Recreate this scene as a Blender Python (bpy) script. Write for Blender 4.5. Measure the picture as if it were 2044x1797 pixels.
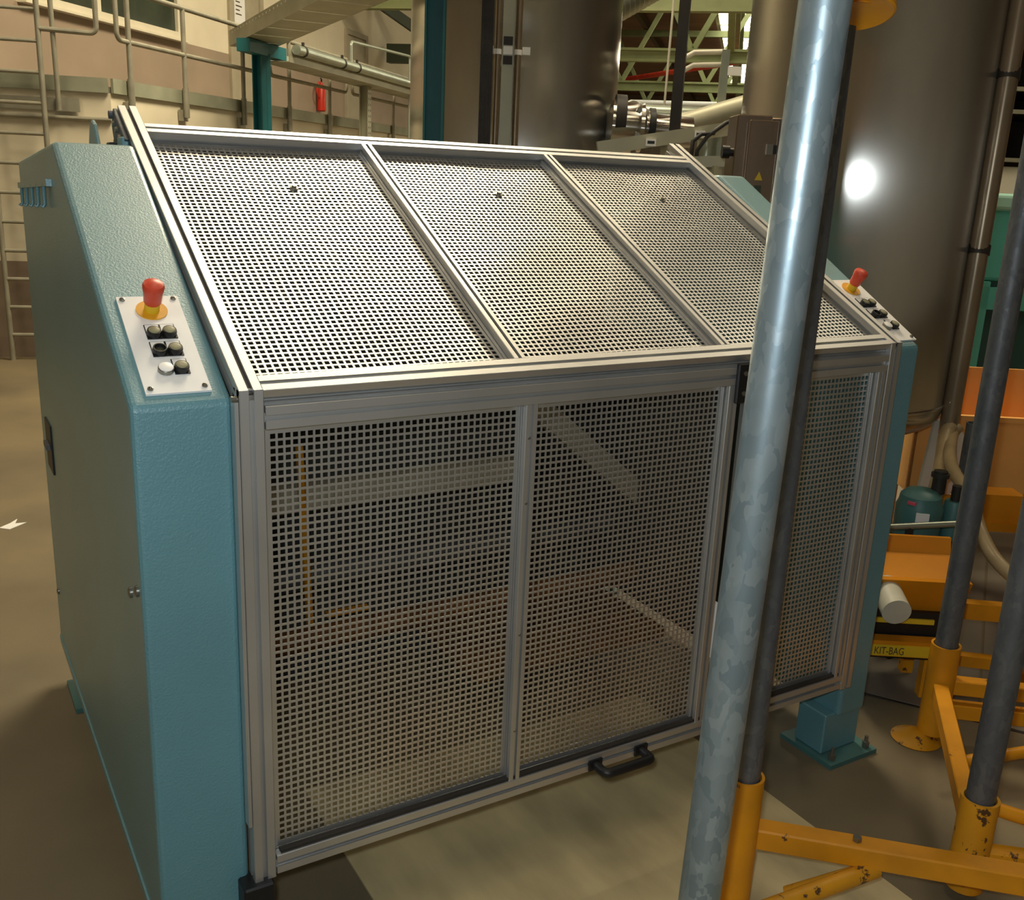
import bpy, bmesh, math, random
from mathutils import Vector, Matrix
random.seed(7)
R = math.radians
scene = bpy.context.scene
COL = scene.collection
for o in list(bpy.data.objects):
    bpy.data.objects.remove(o)

# ------------------------------------------------------------------ camera
cam_d = bpy.data.cameras.new('camera')
cam = bpy.data.objects.new('camera', cam_d)
COL.objects.link(cam)
cam.location = (-0.4807, -1.7322, 1.7196)
cam.rotation_euler = (1.2967, -0.0427, -0.5392)
cam_d.sensor_width = 36.0
cam_d.sensor_fit = 'HORIZONTAL'
cam_d.lens = 1955.2 / 2044 * 36.0
cam_d.clip_start = 0.05
cam_d.clip_end = 200
scene.camera = cam

# ------------------------------------------------------------------ light
scene.view_settings.view_transform = 'Standard'
scene.view_settings.look = 'None'
scene.view_settings.gamma = 1.0
scene.view_settings.use_curve_mapping = False
scene.view_settings.exposure = 0.35

world = bpy.data.worlds.new('world')
scene.world = world
world.use_nodes = True
bg = world.node_tree.nodes['Background']
bg.inputs[0].default_value = (1.0, 0.93, 0.8, 1)
bg.inputs[1].default_value = 0.05

def area(name, loc, size, power, color, rot=(0, 0, 0), size_y=None):
    d = bpy.data.lights.new(name, 'AREA')
    d.energy = power
    d.color = color
    d.shape = 'RECTANGLE'
    d.size = size
    d.size_y = size_y or size
    o = bpy.data.objects.new(name, d)
    o.location = loc
    o.rotation_euler = rot
    COL.objects.link(o)
    return o

WARM = (1.0, 0.86, 0.60)
area('hall_lamp', (3.0, 4.7, 6.6), 2.4, 440, WARM)
area('hall_lamp', (-2.6, 4.4, 6.4), 1.6, 75, WARM)
area('hall_lamp', (0.9, -0.4, 6.4), 1.6, 22, WARM)
area('hall_lamp', (6.0, 8.6, 6.4), 1.6, 240, WARM)
area('hall_lamp', (5.6, 0.6, 6.4), 1.6, 50, WARM)
area('hall_lamp', (-4.0, -2.5, 6.4), 1.6, 45, WARM)
area('hall_lamp', (13.0, 12.0, 3.9), 3.0, 260, WARM)
# the camera's own flash, beside the lens
fl = bpy.data.lights.new('camera_flash', 'POINT')
fl.energy = 56
fl.color = (0.86, 0.95, 1.0)
fl.shadow_soft_size = 0.03
flo = bpy.data.objects.new('camera_flash', fl)
flo.location = (-0.53, -1.71, 1.80)
COL.objects.link(flo)

# ------------------------------------------------------------------ materials
def lin(c):
    r = []
    for v in c[:3]:
        v = v / 255.0
        r.append(v / 12.92 if v <= 0.04045 else ((v + 0.055) / 1.055) ** 2.4)
    return (r[0], r[1], r[2], 1.0)

def mat(name, col, rough=0.5, metal=0.0, var=0.12, vscale=6.0, bump=0.0, bscale=80.0, col2=None, stretch=None, spec=0.5, emit=0.0):
    m = bpy.data.materials.new(name)
    m.use_nodes = True
    nt = m.node_tree
    b = nt.nodes['Principled BSDF']
    b.inputs['Roughness'].default_value = rough
    b.inputs['Metallic'].default_value = metal
    b.inputs['Specular IOR Level'].default_value = spec
    c1 = lin(col)
    tc = nt.nodes.new('ShaderNodeTexCoord')
    vec = tc.outputs['Object']
    if stretch:
        mp = nt.nodes.new('ShaderNodeMapping')
        mp.inputs['Scale'].default_value = stretch
        nt.links.new(vec, mp.inputs['Vector'])
        vec = mp.outputs['Vector']
    nz = nt.nodes.new('ShaderNodeTexNoise')
    nz.inputs['Scale'].default_value = vscale
    nz.inputs['Detail'].default_value = 6
    nt.links.new(vec, nz.inputs['Vector'])
    rp = nt.nodes.new('ShaderNodeValToRGB')
    lo = lin(col2) if col2 else tuple(x * (1 - var * 2) for x in c1[:3]) + (1,)
    hi = c1 if col2 else tuple(min(1, x * (1 + var)) for x in c1[:3]) + (1,)
    rp.color_ramp.elements[0].position = 0.3
    rp.color_ramp.elements[0].color = lo
    rp.color_ramp.elements[1].position = 0.7
    rp.color_ramp.elements[1].color = hi
    nt.links.new(nz.outputs['Fac'], rp.inputs['Fac'])
    nt.links.new(rp.outputs['Color'], b.inputs['Base Color'])
    if bump:
        n2 = nt.nodes.new('ShaderNodeTexNoise')
        n2.inputs['Scale'].default_value = bscale
        n2.inputs['Detail'].default_value = 3
        nt.links.new(vec, n2.inputs['Vector'])
        bp = nt.nodes.new('ShaderNodeBump')
        bp.inputs['Strength'].default_value = bump
        bp.inputs['Distance'].default_value = 0.002
        nt.links.new(n2.outputs['Fac'], bp.inputs['Height'])
        nt.links.new(bp.outputs['Normal'], b.inputs['Normal'])
    if emit:
        b.inputs['Emission Color'].default_value = c1
        b.inputs['Emission Strength'].default_value = emit
    return m

def spangle(name, c1, c2, rough, scale, metal=0.85):
    m = mat(name, c1, rough, metal, vscale=4)
    nt = m.node_tree
    b = nt.nodes['Principled BSDF']
    tc = nt.nodes.new('ShaderNodeTexCoord')
    mp = nt.nodes.new('ShaderNodeMapping')
    mp.inputs['Scale'].default_value = (1, 1, 0.55)
    nt.links.new(tc.outputs['Object'], mp.inputs['Vector'])
    nz = nt.nodes.new('ShaderNodeTexNoise')
    nz.inputs['Scale'].default_value = 30
    nt.links.new(mp.outputs['Vector'], nz.inputs['Vector'])
    mx = nt.nodes.new('ShaderNodeMixRGB')
    mx.inputs[0].default_value = 0.06
    nt.links.new(mp.outputs['Vector'], mx.inputs[1])
    nt.links.new(nz.outputs['Color'], mx.inputs[2])
    v = nt.nodes.new('ShaderNodeTexVoronoi')
    v.inputs['Scale'].default_value = scale
    nt.links.new(mx.outputs[0], v.inputs['Vector'])
    n3 = nt.nodes.new('ShaderNodeTexNoise')
    n3.inputs['Scale'].default_value = 9
    nt.links.new(tc.outputs['Object'], n3.inputs['Vector'])
    add = nt.nodes.new('ShaderNodeMath')
    add.operation = 'MULTIPLY'
    nt.links.new(v.outputs['Color'], add.inputs[0])
    nt.links.new(n3.outputs['Fac'], add.inputs[1])
    rp = nt.nodes.new('ShaderNodeValToRGB')
    rp.color_ramp.elements[0].position = 0.1
    rp.color_ramp.elements[0].color = lin(c2)
    rp.color_ramp.elements[1].position = 0.5
    rp.color_ramp.elements[1].color = lin(c1)
    nt.links.new(add.outputs[0], rp.inputs['Fac'])
    nt.links.new(rp.outputs['Color'], b.inputs['Base Color'])
    mr = nt.nodes.new('ShaderNodeMapRange')
    mr.inputs[3].default_value = rough + 0.12
    mr.inputs[4].default_value = rough - 0.1
    nt.links.new(add.outputs[0], mr.inputs[0])
    nt.links.new(mr.outputs[0], b.inputs['Roughness'])
    return m

def worn(name, paint, rust, rough, amount, scale):
    m = mat(name, paint, rough)
    nt = m.node_tree
    b = nt.nodes['Principled BSDF']
    old = b.inputs['Base Color'].links[0].from_socket
    tc = nt.nodes.new('ShaderNodeTexCoord')
    nz = nt.nodes.new('ShaderNodeTexNoise')
    nz.inputs['Scale'].default_value = scale
    nz.inputs['Detail'].default_value = 8
    nz.inputs['Roughness'].default_value = 0.65
    nt.links.new(tc.outputs['Object'], nz.inputs['Vector'])
    rp = nt.nodes.new('ShaderNodeValToRGB')
    rp.color_ramp.elements[0].position = amount
    rp.color_ramp.elements[1].position = amount + 0.03
    nt.links.new(nz.outputs['Fac'], rp.inputs['Fac'])
    mx = nt.nodes.new('ShaderNodeMixRGB')
    mx.inputs[2].default_value = lin(rust)
    nt.links.new(rp.outputs['Color'], mx.inputs[0])
    nt.links.new(old, mx.inputs[1])
    nt.links.new(mx.outputs[0], b.inputs['Base Color'])
    return m

M = {}
M['teal'] = mat('teal_paint', (96, 146, 156), 0.42, 0, 0.05, 3, 0.6, 230, spec=0.7)
M['teal'].node_tree.nodes['Principled BSDF'].inputs['Coat Weight'].default_value = 0.7
M['teal'].node_tree.nodes['Principled BSDF'].inputs['Coat Roughness'].default_value = 0.38
M['teal_dark'] = mat('teal_column_paint', (28, 104, 112), 0.5, 0, 0.08, 5)
M['alu'] = mat('anodised_aluminium', (206, 206, 204), 0.4, 0.8, 0.05, 4)
M['slot'] = mat('profile_slot', (70, 70, 72), 0.6, 0.5)
M['perf'] = mat('perforated_steel', (216, 216, 214), 0.38, 0.88, 0.06, 5)
M['stain'] = mat('stainless_steel', (208, 205, 198), 0.2, 0.97, 0.07, 2.0, stretch=(2, 2, 0.5))
_nt = M['stain'].node_tree
_tg = _nt.nodes.new('ShaderNodeTangent')
_tg.direction_type = 'RADIAL'
_tg.axis = 'Z'
_b = _nt.nodes['Principled BSDF']
_b.inputs['Anisotropic'].default_value = 1.0
_b.inputs['Anisotropic Rotation'].default_value = 0.0
_nt.links.new(_tg.outputs[0], _b.inputs['Tangent'])
M['stain_box'] = mat('brushed_cabinet_steel', (140, 122, 104), 0.33, 0.9, 0.08, 3, stretch=(4, 4, 0.6))
M['galv'] = spangle('galvanised_pole', (178, 194, 200), (142, 160, 168), 0.34, 46, 0.6)
M['galv_dull'] = spangle('weathered_galvanised', (112, 116, 120), (96, 100, 106), 0.45, 60, 0.5)
M['galv_rail'] = mat('galvanised_rail', (158, 154, 136), 0.5, 0.35, 0.1, 8)
M['tray'] = mat('sheet_steel_tray', (172, 170, 148), 0.45, 0.4, 0.08, 3)
M['pipe_silver'] = mat('silver_pipe', (178, 186, 172), 0.32, 0.7, 0.06, 5)
M['duct'] = mat('spiral_duct', (186, 190, 178), 0.35, 0.7, 0.08, 5)
M['yellow'] = worn('yellow_paint_worn', (226, 152, 22), (92, 60, 34), 0.45, 0.66, 14)
M['yellow_worn'] = worn('yellow_paint_scuffed', (214, 150, 26), (84, 58, 36), 0.5, 0.58, 22)
M['orange'] = mat('orange_paint', (216, 138, 20), 0.4, 0, 0.08, 4)
M['orange_pale'] = mat('faded_orange_plastic', (236, 176, 100), 0.45, 0, 0.05, 4)
M['red'] = mat('red_plastic', (214, 76, 52), 0.38, 0, 0.04)
M['redpaint'] = mat('red_extinguisher', (200, 50, 28), 0.35, 0, 0.05)
M['redpipe'] = mat('red_pipe_paint', (216, 64, 44), 0.5)
M['amber'] = mat('amber_plastic', (226, 164, 36), 0.4, 0, 0.04)
M['black'] = mat('black_plastic', (24, 24, 25), 0.45, 0, 0.1)
M['dark'] = mat('dark_steel', (54, 50, 46), 0.55, 0.3, 0.15, 6)
M['cap'] = mat('dark_button_cap', (146, 142, 110), 0.5, 0, 0.08, 20)
M['cap_well'] = mat('empty_button_well', (62, 64, 50), 0.35, 0, 0.08, 20)
M['white'] = mat('white_plate', (246, 246, 244), 0.4, 0, 0.02)
M['label'] = mat('label_white', (240, 240, 238), 0.5, 0, 0.02)
M['screw'] = mat('zinc_screw', (150, 148, 138), 0.3, 0.8, 0.08)
M['cream'] = mat('cream_wall', (222, 212, 186), 0.8, 0, 0.03, 2.5, 0.1, 60)
M['dado'] = mat('brown_dado', (160, 142, 122), 0.75, 0, 0.05, 2)
M['dado_low'] = mat('brown_lower_wall', (132, 116, 98), 0.8, 0, 0.08, 2)
M['trimmetal'] = mat('edge_sheet_metal', (160, 162, 140), 0.5, 0.3, 0.12, 3)
M['greydoor'] = mat('grey_beige_door', (168, 158, 134), 0.6, 0, 0.05)
M['glass_dark'] = mat('dark_window_glass', (58, 66, 54), 0.15, 0, 0.25, 2)
M['frame_white'] = mat('white_window_frame', (224, 216, 192), 0.5, 0, 0.03)
M['green'] = mat('green_roof_steel', (142, 150, 104), 0.6, 0, 0.08, 3)
M['green_dark'] = mat('dark_green_steel', (62, 72, 54), 0.6, 0, 0.08, 3)
M['roof'] = mat('roof_boards', (150, 112, 88), 0.8, 0, 0.12, 1.2)
M['roof_beam'] = mat('roof_purlin', (104, 84, 62), 0.8, 0, 0.1, 2)
M['sky'] = mat('skylight_pane', (255, 250, 222), 0.5, 0, 0.02, emit=5.0)
M['hose'] = mat('ribbed_hose', (172, 150, 112), 0.4, 0, 0.08, 10)
M['hosepipe'] = mat('bronze_tinted_pipe', (150, 134, 112), 0.3, 0.6, 0.08, 5)
M['pump'] = mat('pump_green', (74, 118, 116), 0.45, 0, 0.1, 6)
M['pink'] = mat('pink_sticker', (226, 92, 110), 0.5)
M['turq'] = mat('turquoise_plastic', (84, 168, 158), 0.5, 0, 0.06, 2)
M['turq_pale'] = mat('pale_turquoise', (158, 204, 188), 0.5, 0, 0.04, 2)
M['turq_dark'] = mat('dark_teal_panel', (40, 78, 76), 0.5, 0, 0.1, 3)
M['knob'] = mat('grey_white_disc', (200, 196, 178), 0.5, 0, 0.06, 8)
M['white_board'] = mat('off_white_board', (220, 214, 196), 0.5, 0, 0.03)
M['yellow_label'] = mat('yellow_label', (222, 186, 40), 0.45, 0, 0.05)
M['ink'] = mat('grey_ink', (84, 72, 48), 0.6)
M['beam_cream'] = mat('cream_machine_beam', (190, 184, 164), 0.5, 0, 0.06)
M['inner'] = mat('inner_machine_panel', (72, 74, 72), 0.6, 0.1, 0.15, 3)
M['rust'] = mat('rusty_steel', (132, 86, 44), 0.7, 0.1, 0.25, 8)
M['sheet'] = mat('plywood_sheet', (206, 188, 142), 0.55, 0, 0.17, 2.6, 0.1, 40, stretch=(2.6, 0.9, 1))

def concrete(name, c1, c2):
    m = mat(name, c1, 0.62, 0, 0.1, 1.3, 0.15, 120, col2=c2)
    return m
M['greywall'] = mat('grey_painted_wall', (176, 176, 172), 0.8, 0, 0.04, 2)
M['concrete'] = concrete('concrete_floor', (130, 116, 88), (100, 90, 70))
M['slab'] = concrete('grey_concrete_slab', (136, 126, 110), (114, 106, 94))

# ------------------------------------------------------------------ mesh helpers
class MB:
    def __init__(self):
        self.v, self.f = [], []
    def add(self, vs, fs):
        n = len(self.v)
        self.v += [tuple(p) for p in vs]
        self.f += [tuple(i + n for i in q) for q in fs]
        return self
    def box(self, a, b):
        x0, y0, z0 = a
        x1, y1, z1 = b
        return self.add([(x0, y0, z0), (x1, y0, z0), (x1, y1, z0), (x0, y1, z0), (x0, y0, z1), (x1, y0, z1), (x1, y1, z1), (x0, y1, z1)],
                        [(0, 3, 2, 1), (4, 5, 6, 7), (0, 1, 5, 4), (1, 2, 6, 5), (2, 3, 7, 6), (3, 0, 4, 7)])
    def obox(self, c, ax, ay, az):
        # oriented box: centre and three half-extent vectors
        c, ax, ay, az = map(Vector, (c, ax, ay, az))
        P = [c + sx * ax + sy * ay + sz * az for sz in (-1, 1) for sx, sy in ((-1, -1), (1, -1), (1, 1), (-1, 1))]
        return self.add(P, [(0, 3, 2, 1), (4, 5, 6, 7), (0, 1, 5, 4), (1, 2, 6, 5), (2, 3, 7, 6), (3, 0, 4, 7)])
    def bar(self, p, q, w, h, up=(0, 0, 1)):
        p, q, up = Vector(p), Vector(q), Vector(up)
        d = (q - p).normalized()
        s = d.cross(up)
        if s.length < 1e-4:
            s = d.cross(Vector((1, 0, 0)))
        s.normalize()
        u = s.cross(d)
        return self.obox((p + q) / 2, (q - p) / 2, s * w / 2, u * h / 2)
    def prism(self, pts, vec):
        n = len(pts)
        vec = Vector(vec)
        P = [Vector(p) for p in pts]
        return self.add(P + [p + vec for p in P], [tuple(range(n - 1, -1, -1)), tuple(range(n, 2 * n))] + [(i, (i + 1) % n, n + (i + 1) % n, n + i) for i in range(n)])
    def lathe(self, prof, base=(0, 0, 0), axis=(0, 0, 1), n=24, cap=True):
        # prof: list of (radius, height)
        base, ax = Vector(base), Vector(axis).normalized()
        s = ax.orthogonal().normalized()
        t = ax.cross(s)
        vs, fs = [], []
        for r, h in prof:
            for i in range(n):
                a = 2 * math.pi * i / n
                vs.append(base + ax * h + (s * math.cos(a) + t * math.sin(a)) * r)
        for j in range(len(prof) - 1):
            for i in range(n):
                k = (i + 1) % n
                fs.append((j * n + i, j * n + k, (j + 1) * n + k, (j + 1) * n + i))
        if cap:
            fs.append(tuple(range(n - 1, -1, -1)))
            m = (len(prof) - 1) * n
            fs.append(tuple(range(m, m + n)))
        return self.add(vs, fs)
    def cyl(self, p, q, r, n=16, r2=None):
        p, q = Vector(p), Vector(q)
        return self.lathe([(r, 0), (r if r2 is None else r2, (q - p).length)], p, q - p, n)
    def tube(self, pts, r, n=10, cap=True):
        P = [Vector(p) for p in pts]
        m = len(P)
        rr = r if isinstance(r, (list, tuple)) else [r] * m
        T = []
        for i in range(m):
            a = P[min(i + 1, m - 1)] - P[max(i - 1, 0)]
            T.append(a.normalized())
        s = T[0].orthogonal().normalized()
        vs, fs = [], []
        for i in range(m):
            s = (s - T[i] * s.dot(T[i])).normalized()
            t = T[i].cross(s)
            for k in range(n):
                a = 2 * math.pi * k / n
                vs.append(P[i] + (s * math.cos(a) + t * math.sin(a)) * rr[i])
        for i in range(m - 1):
            for k in range(n):
                l = (k + 1) % n
                fs.append((i * n + k, i * n + l, (i + 1) * n + l, (i + 1) * n + k))
        if cap:
            fs.append(tuple(range(n - 1, -1, -1)))
            fs.append(tuple(range((m - 1) * n, m * n)))
        return self.add(vs, fs)

LOC = {}
def obj(name, mb, m, parent=None, smooth=True, bevel=0.0, label=None, stuff=False, base=None):
    off = Vector(LOC.get(parent.name, (0, 0, 0))) if parent else (Vector(base) if base else Vector((0, 0, 0)))
    me = bpy.data.meshes.new(name)
    me.from_pydata([Vector(p) - off for p in mb.v], [], mb.f)
    bm = bmesh.new()
    bm.from_mesh(me)
    bmesh.ops.recalc_face_normals(bm, faces=bm.faces)
    if smooth:
        for f in bm.faces:
            f.smooth = True
        for e in bm.edges:
            if len(e.link_faces) != 2 or e.calc_face_angle(0) > 0.6:
                e.smooth = False
    bm.to_mesh(me)
    bm.free()
    me.materials.append(M[m] if isinstance(m, str) else m)
    o = bpy.data.objects.new(name, me)
    COL.objects.link(o)
    if parent:
        o.parent = parent
        LOC[o.name] = LOC[parent.name]
    else:
        o.location = off
        LOC[o.name] = tuple(off)
    if bevel:
        b = o.modifiers.new('bevel', 'BEVEL')
        b.width = bevel
        b.segments = 3 if bevel > 0.008 else 1
        b.limit_method = 'ANGLE'
    if label:
        o['label'] = label
    if stuff:
        o['kind'] = 'stuff'
    return o

def thing(name, label, cat, loc, group=None):
    o = bpy.data.objects.new(name, None)
    COL.objects.link(o)
    o.empty_display_size = 0.1
    o.location = loc
    LOC[o.name] = tuple(loc)
    o['label'] = label
    o['category'] = cat
    if group:
        o['group'] = group
    return o

def tag(o, label, cat, group=None):
    o['label'] = label
    o['category'] = cat
    if group:
        o['group'] = group
    return o

def struct(o):
    o['kind'] = 'structure'
    return o

def arc(c, r, a0, a1, u, v, n=6):
    c, u, v = Vector(c), Vector(u), Vector(v)
    return [c + u * r * math.cos(R(a0 + (a1 - a0) * i / n)) + v * r * math.sin(R(a0 + (a1 - a0) * i / n)) for i in range(n + 1)]

def profile(p, q, up, w=0.045, slot=0.010, depth=0.010):
    # slotted aluminium extrusion from p to q; up = one face normal
    p, q, up = Vector(p), Vector(q), Vector(up).normalized()
    d = (q - p).normalized()
    s = d.cross(up).normalized()
    u = s.cross(d)
    h = w / 2
    k = slot / 2
    e = 0.0012
    pts = []
    side = [(-h, h - e), (-h + e, h), (-k, h), (-k, h - depth * 0.35), (-k - 0.004, h - depth * 0.35), (-k - 0.004, h - depth), (k + 0.004, h - depth), (k + 0.004, h - depth * 0.35), (k, h - depth * 0.35), (k, h), (h - e, h)]
    for a in range(4):
        c_, s_ = [(1, 0), (0, -1), (-1, 0), (0, 1)][a]
        for x, y in side:
            pts.append((x * c_ - y * s_, x * s_ + y * c_))
    mb = MB()
    mb.prism([p + s * x + u * y for x, y in pts], q - p)
    return mb

def perf_sheet(name, org, U, V, lu, lv, parent, N, pitch=0.015, hole=0.0103, thick=0.002, wave=0.0, margin=0.004, seed=0):
    # perforated sheet with square punched holes; org corner, U and V unit vectors, N normal
    org, U, V, N = map(Vector, (org, U, V, N))
    def lines(L):
        n = int((L - 2 * margin) / pitch)
        st = (L - n * pitch) / 2 + (pitch - hole) / 2
        xs = [0.0]
        for i in range(n):
            xs += [st + i * pitch, st + i * pitch + hole]
        return xs + [L]
    xs, ys = lines(lu), lines(lv)
    nx, ny = len(xs), len(ys)
    vs = []
    for side in (0, 1):
        for y in ys:
            for x in xs:
                dz = 0
                if wave:
                    dz = wave * (math.sin(x * 7.3 + seed) * math.sin(y * 5.1 + 1.7 * seed) + 0.5 * math.sin(x * 17 + y * 9 + seed) + 0.35 * math.sin(y * 23 - x * 11))
                vs.append(org + U * x + V * y + N * (dz - side * thick))
    n1 = nx * ny
    fs = []
    def ix(i, j): return j * nx + i
    for j in range(ny - 1):
        for i in range(nx - 1):
            a, b, c, d = ix(i, j), ix(i + 1, j), ix(i + 1, j + 1), ix(i, j + 1)
            if i % 2 == 1 and j % 2 == 1:
                fs += [(a, b, b + n1, a + n1), (b, c, c + n1, b + n1), (c, d, d + n1, c + n1), (d, a, a + n1, d + n1)]
            else:
                fs += [(a, b, c, d), (a + n1, d + n1, c + n1, b + n1)]
    mb = MB()
    mb.v, mb.f = vs, fs
    return obj(name, mb, 'perf', parent, smooth=False)

def text_obj(name, body, size, loc, rot, m, parent, depth=0.0006, sx=1.0):
    cu = bpy.data.curves.new(name, 'FONT')
    cu.body = body
    cu.size = size
    cu.extrude = depth
    cu.align_x = 'LEFT'
    t = bpy.data.objects.new(name, cu)
    COL.objects.link(t)
    dg = bpy.context.evaluated_depsgraph_get()
    me = bpy.data.meshes.new_from_object(t.evaluated_get(dg))
    bpy.data.objects.remove(t)
    me.materials.clear()
    me.materials.append(M[m])
    o = bpy.data.objects.new(name, me)
    COL.objects.link(o)
    o.parent = parent
    o.matrix_local = Matrix.Translation(Vector(loc) - Vector(LOC[parent.name])) @ rot.to_4x4() @ Matrix.Diagonal((sx, 1, 1, 1))
    LOC[o.name] = LOC[parent.name]
    return o

# ================================================================== the setting
# building grid of the platform: corner, along-face direction and back direction
CR = Vector((1.07, 7.414, 0))
DA = Vector((math.sin(R(44)), math.cos(R(44)), 0))
DB = Vector((-math.cos(R(44)), math.sin(R(44)), 0))
DL = Vector((math.sin(R(110)), math.cos(R(110)), 0))     # left face direction (towards the corner)
DN = Vector((math.cos(R(110)), -math.sin(R(110)), 0))    # out of the left face, to the camera side
UP = Vector((0, 0, 1))
def W(a, b, z): return CR + DA * a + DB * b + UP * z
def L(a, b, z): return CR + DL * a + DN * b + UP * z      # a negative = left of the corner, b = out of the face

struct(obj('floor', MB().box((-12, -8, -0.2), (62, 66, 0)), 'concrete', smooth=False))
# lighter slab beyond the joint on the right
JD = Vector((0.545, -0.838, 0)).normalized()
JN = Vector((0.838, 0.545, 0))
J0 = Vector((2.236, 0.277, 0))
slab = MB()
for k in range(3):
    p = J0 + JD * (-3.4 + 1.9 * k) + JN * 0.012
    slab.prism([p, p + JD * 1.89, p + JD * 1.89 + JN * 3.6, p + JN * 3.6], (0, 0, 0.004))
struct(obj('floor_slab', slab, 'slab', smooth=False))
jb = MB().prism([J0 - JD * 3.4 - UP * 0.001, J0 + JD * 2.3 - UP * 0.001, J0 + JD * 2.3 + JN * 0.012 - UP * 0.001, J0 - JD * 3.4 + JN * 0.012 - UP * 0.001], (0, 0, 0.003))
struct(obj('trim_1', jb, 'dark', smooth=False))

# platform front walls (two-tone) and slab
pts_out = [L(-9, 0, 0), CR.copy(), W(17, 0, 0)]
pts_in = [L(-9, -0.25, 0), CR + (DB * 0.25 + DA * 0.12), W(17, 0.25, 0)]
def ribbon(z0, z1, out=0.0):
    po = [L(-9, out, 0), CR - DB * out - DA * (0.3 * out), W(17, -out, 0)]
    mb = MB()
    for i in range(2):
        mb.prism([po[i] + UP * z0, po[i + 1] + UP * z0, pts_in[i + 1] + UP * z0, pts_in[i] + UP * z0], (0, 0, z1 - z0))
    return mb
wl = struct(obj('wall_left', ribbon(0.83, 2.228), 'cream', smooth=False))
struct(obj('wall_left_lower', ribbon(0.0, 0.83), 'dado_low', smooth=False))
mb = MB().prism([L(-9, 0, 2.228), CR + UP * 2.228, W(17, 0, 2.228), W(17, 2, 2.228), W(-0.35, 2, 2.228), L(-9, -2, 2.228)], (0, 0, 0.05))
struct(obj('floor_platform', mb, 'slab', smooth=False))
tr = MB()
for a0, a1 in ((-9, -4.2), (-4.19, -0.01)):
    tr.obox(L((a0 + a1) / 2, 0.02, 2.286), DL * (a1 - a0) / 2, DN * 0.012, UP * 0.058)
for a0, a1 in ((0.0, 0.28), (0.285, 4.6), (4.61, 9.0), (9.01, 16.9)):
    tr.obox(W((a0 + a1) / 2, -0.02, 2.286), DA * (a1 - a0) / 2, DB * 0.012, UP * 0.058)
struct(obj('trim_2', tr, 'trimmetal', smooth=False))
# conduit along the left face
cdt = obj('wall_conduit', MB().cyl(L(-6, 0.02, 2.016), L(0.0, 0.02, 2.016), 0.019, 10), 'galv_rail')
tag(cdt, 'thin beige conduit running level along the cream wall below the platform', 'pipe')

# back wall of the platform
BW = 1.5
def bwall(a0, a1, z0, z1, m, name):
    mb = MB().obox(W((a0 + a1) / 2, BW + 0.1, (z0 + z1) / 2), DA * (a1 - a0) / 2, DB * 0.1, UP * (z1 - z0) / 2)
    return struct(obj(name, mb, m, smooth=False))
bwall(-0.55, 22, 2.27, 3.07, 'dado', 'wall_back_lower')
bwall(-0.55, 22, 3.07, 7.2, 'cream', 'wall_back')
wbl = W(-0.55, BW + 0.1, 0)
struct(obj('wall_back_left', MB().obox(wbl - DL * 4.6 + UP * 4.73, DL * 4.6, DN * 0.1, UP * 2.46), 'cream', smooth=False))

def bbox(mb, a0, a1, z0, z1, b0, b1):
    return mb.obox(W((a0 + a1) / 2, BW + (b0 + b1) / 2, (z0 + z1) / 2), DA * (a1 - a0) / 2, DB * (b1 - b0) / 2, UP * (z1 - z0) / 2)
# window
wn = struct(thing('window_1', 'white framed window above the brown dado on the platform', 'window', W(2.3, BW, 3.08)))
f = MB()
bbox(f, 0.9, 3.62, 3.085, 3.16, -0.06, 0.02)
bbox(f, 0.9, 3.62, 4.30, 4.38, -0.06, 0.02)
bbox(f, 0.9, 1.0, 3.16, 4.30, -0.06, 0.02)
bbox(f, 3.50, 3.62, 3.16, 4.30, -0.06, 0.02)
bbox(f, 2.0, 2.06, 3.16, 4.30, -0.05, 0.02)
obj('window_frame', f, 'frame_white', wn, smooth=False)
for a0, a1 in ((1.0, 2.0), (2.06, 3.50)):
    obj('pane', bbox(MB(), a0, a1, 3.16, 4.30, -0.02, 0.01), 'glass_dark', wn, smooth=False)
obj('window_sill', bbox(MB(), 0.86, 3.66, 3.06, 3.085, -0.10, 0.02), 'frame_white', wn, smooth=False)
# doors in the back wall
def wall_door(n, a0, a1, ztop, paper):
    d = struct(thing('door_%d' % n, ['grey beige door with a white notice behind the slim teal column', 'farther grey beige door above the narrow cable tray'][n - 1], 'door', W((a0 + a1) / 2, BW, 2.28)))
    f = MB()
    bbox(f, a0 - 0.08, a0, 2.28, ztop, -0.04, 0.02)
    bbox(f, a1, a1 + 0.10, 2.28, ztop, -0.04, 0.02)
    bbox(f, a0 - 0.08, a1 + 0.10, ztop, ztop + 0.08, -0.04, 0.02)
    obj('door_frame', f, 'greydoor', d, smooth=False)
    obj('door_leaf', bbox(MB(), a0, a1, 2.28, ztop, -0.015, 0.02), 'greydoor', d, smooth=False)
    h = MB()
    bbox(h, a1 - 0.12, a1 - 0.08, 3.02, 3.16, -0.03, -0.015)
    h.tube([W(a1 - 0.10, BW - 0.03, 3.1), W(a1 - 0.10, BW - 0.07, 3.1), W(a1 - 0.22, BW - 0.07, 3.1)], 0.012, 8)
    obj('door_handle', h, 'black', d)
    if paper:
        obj('notice', bbox(MB(), a0 + 0.08, a0 + 0.36, 3.45, 3.85, -0.02, -0.015), 'label', d, smooth=False)
        tx = MB()
        for i in range(5):
            bbox(tx, a0 + 0.11, a0 + 0.11 + 0.2 * (0.5 + 0.5 * random.random()), 3.78 - i * 0.05, 3.795 - i * 0.05, -0.0215, -0.02)
        obj('notice_print', tx, 'ink', d, smooth=False)
wall_door(1, 4.86, 5.62, 4.25, True)
wall_door(2, 8.74, 9.55, 3.85, False)

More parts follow.
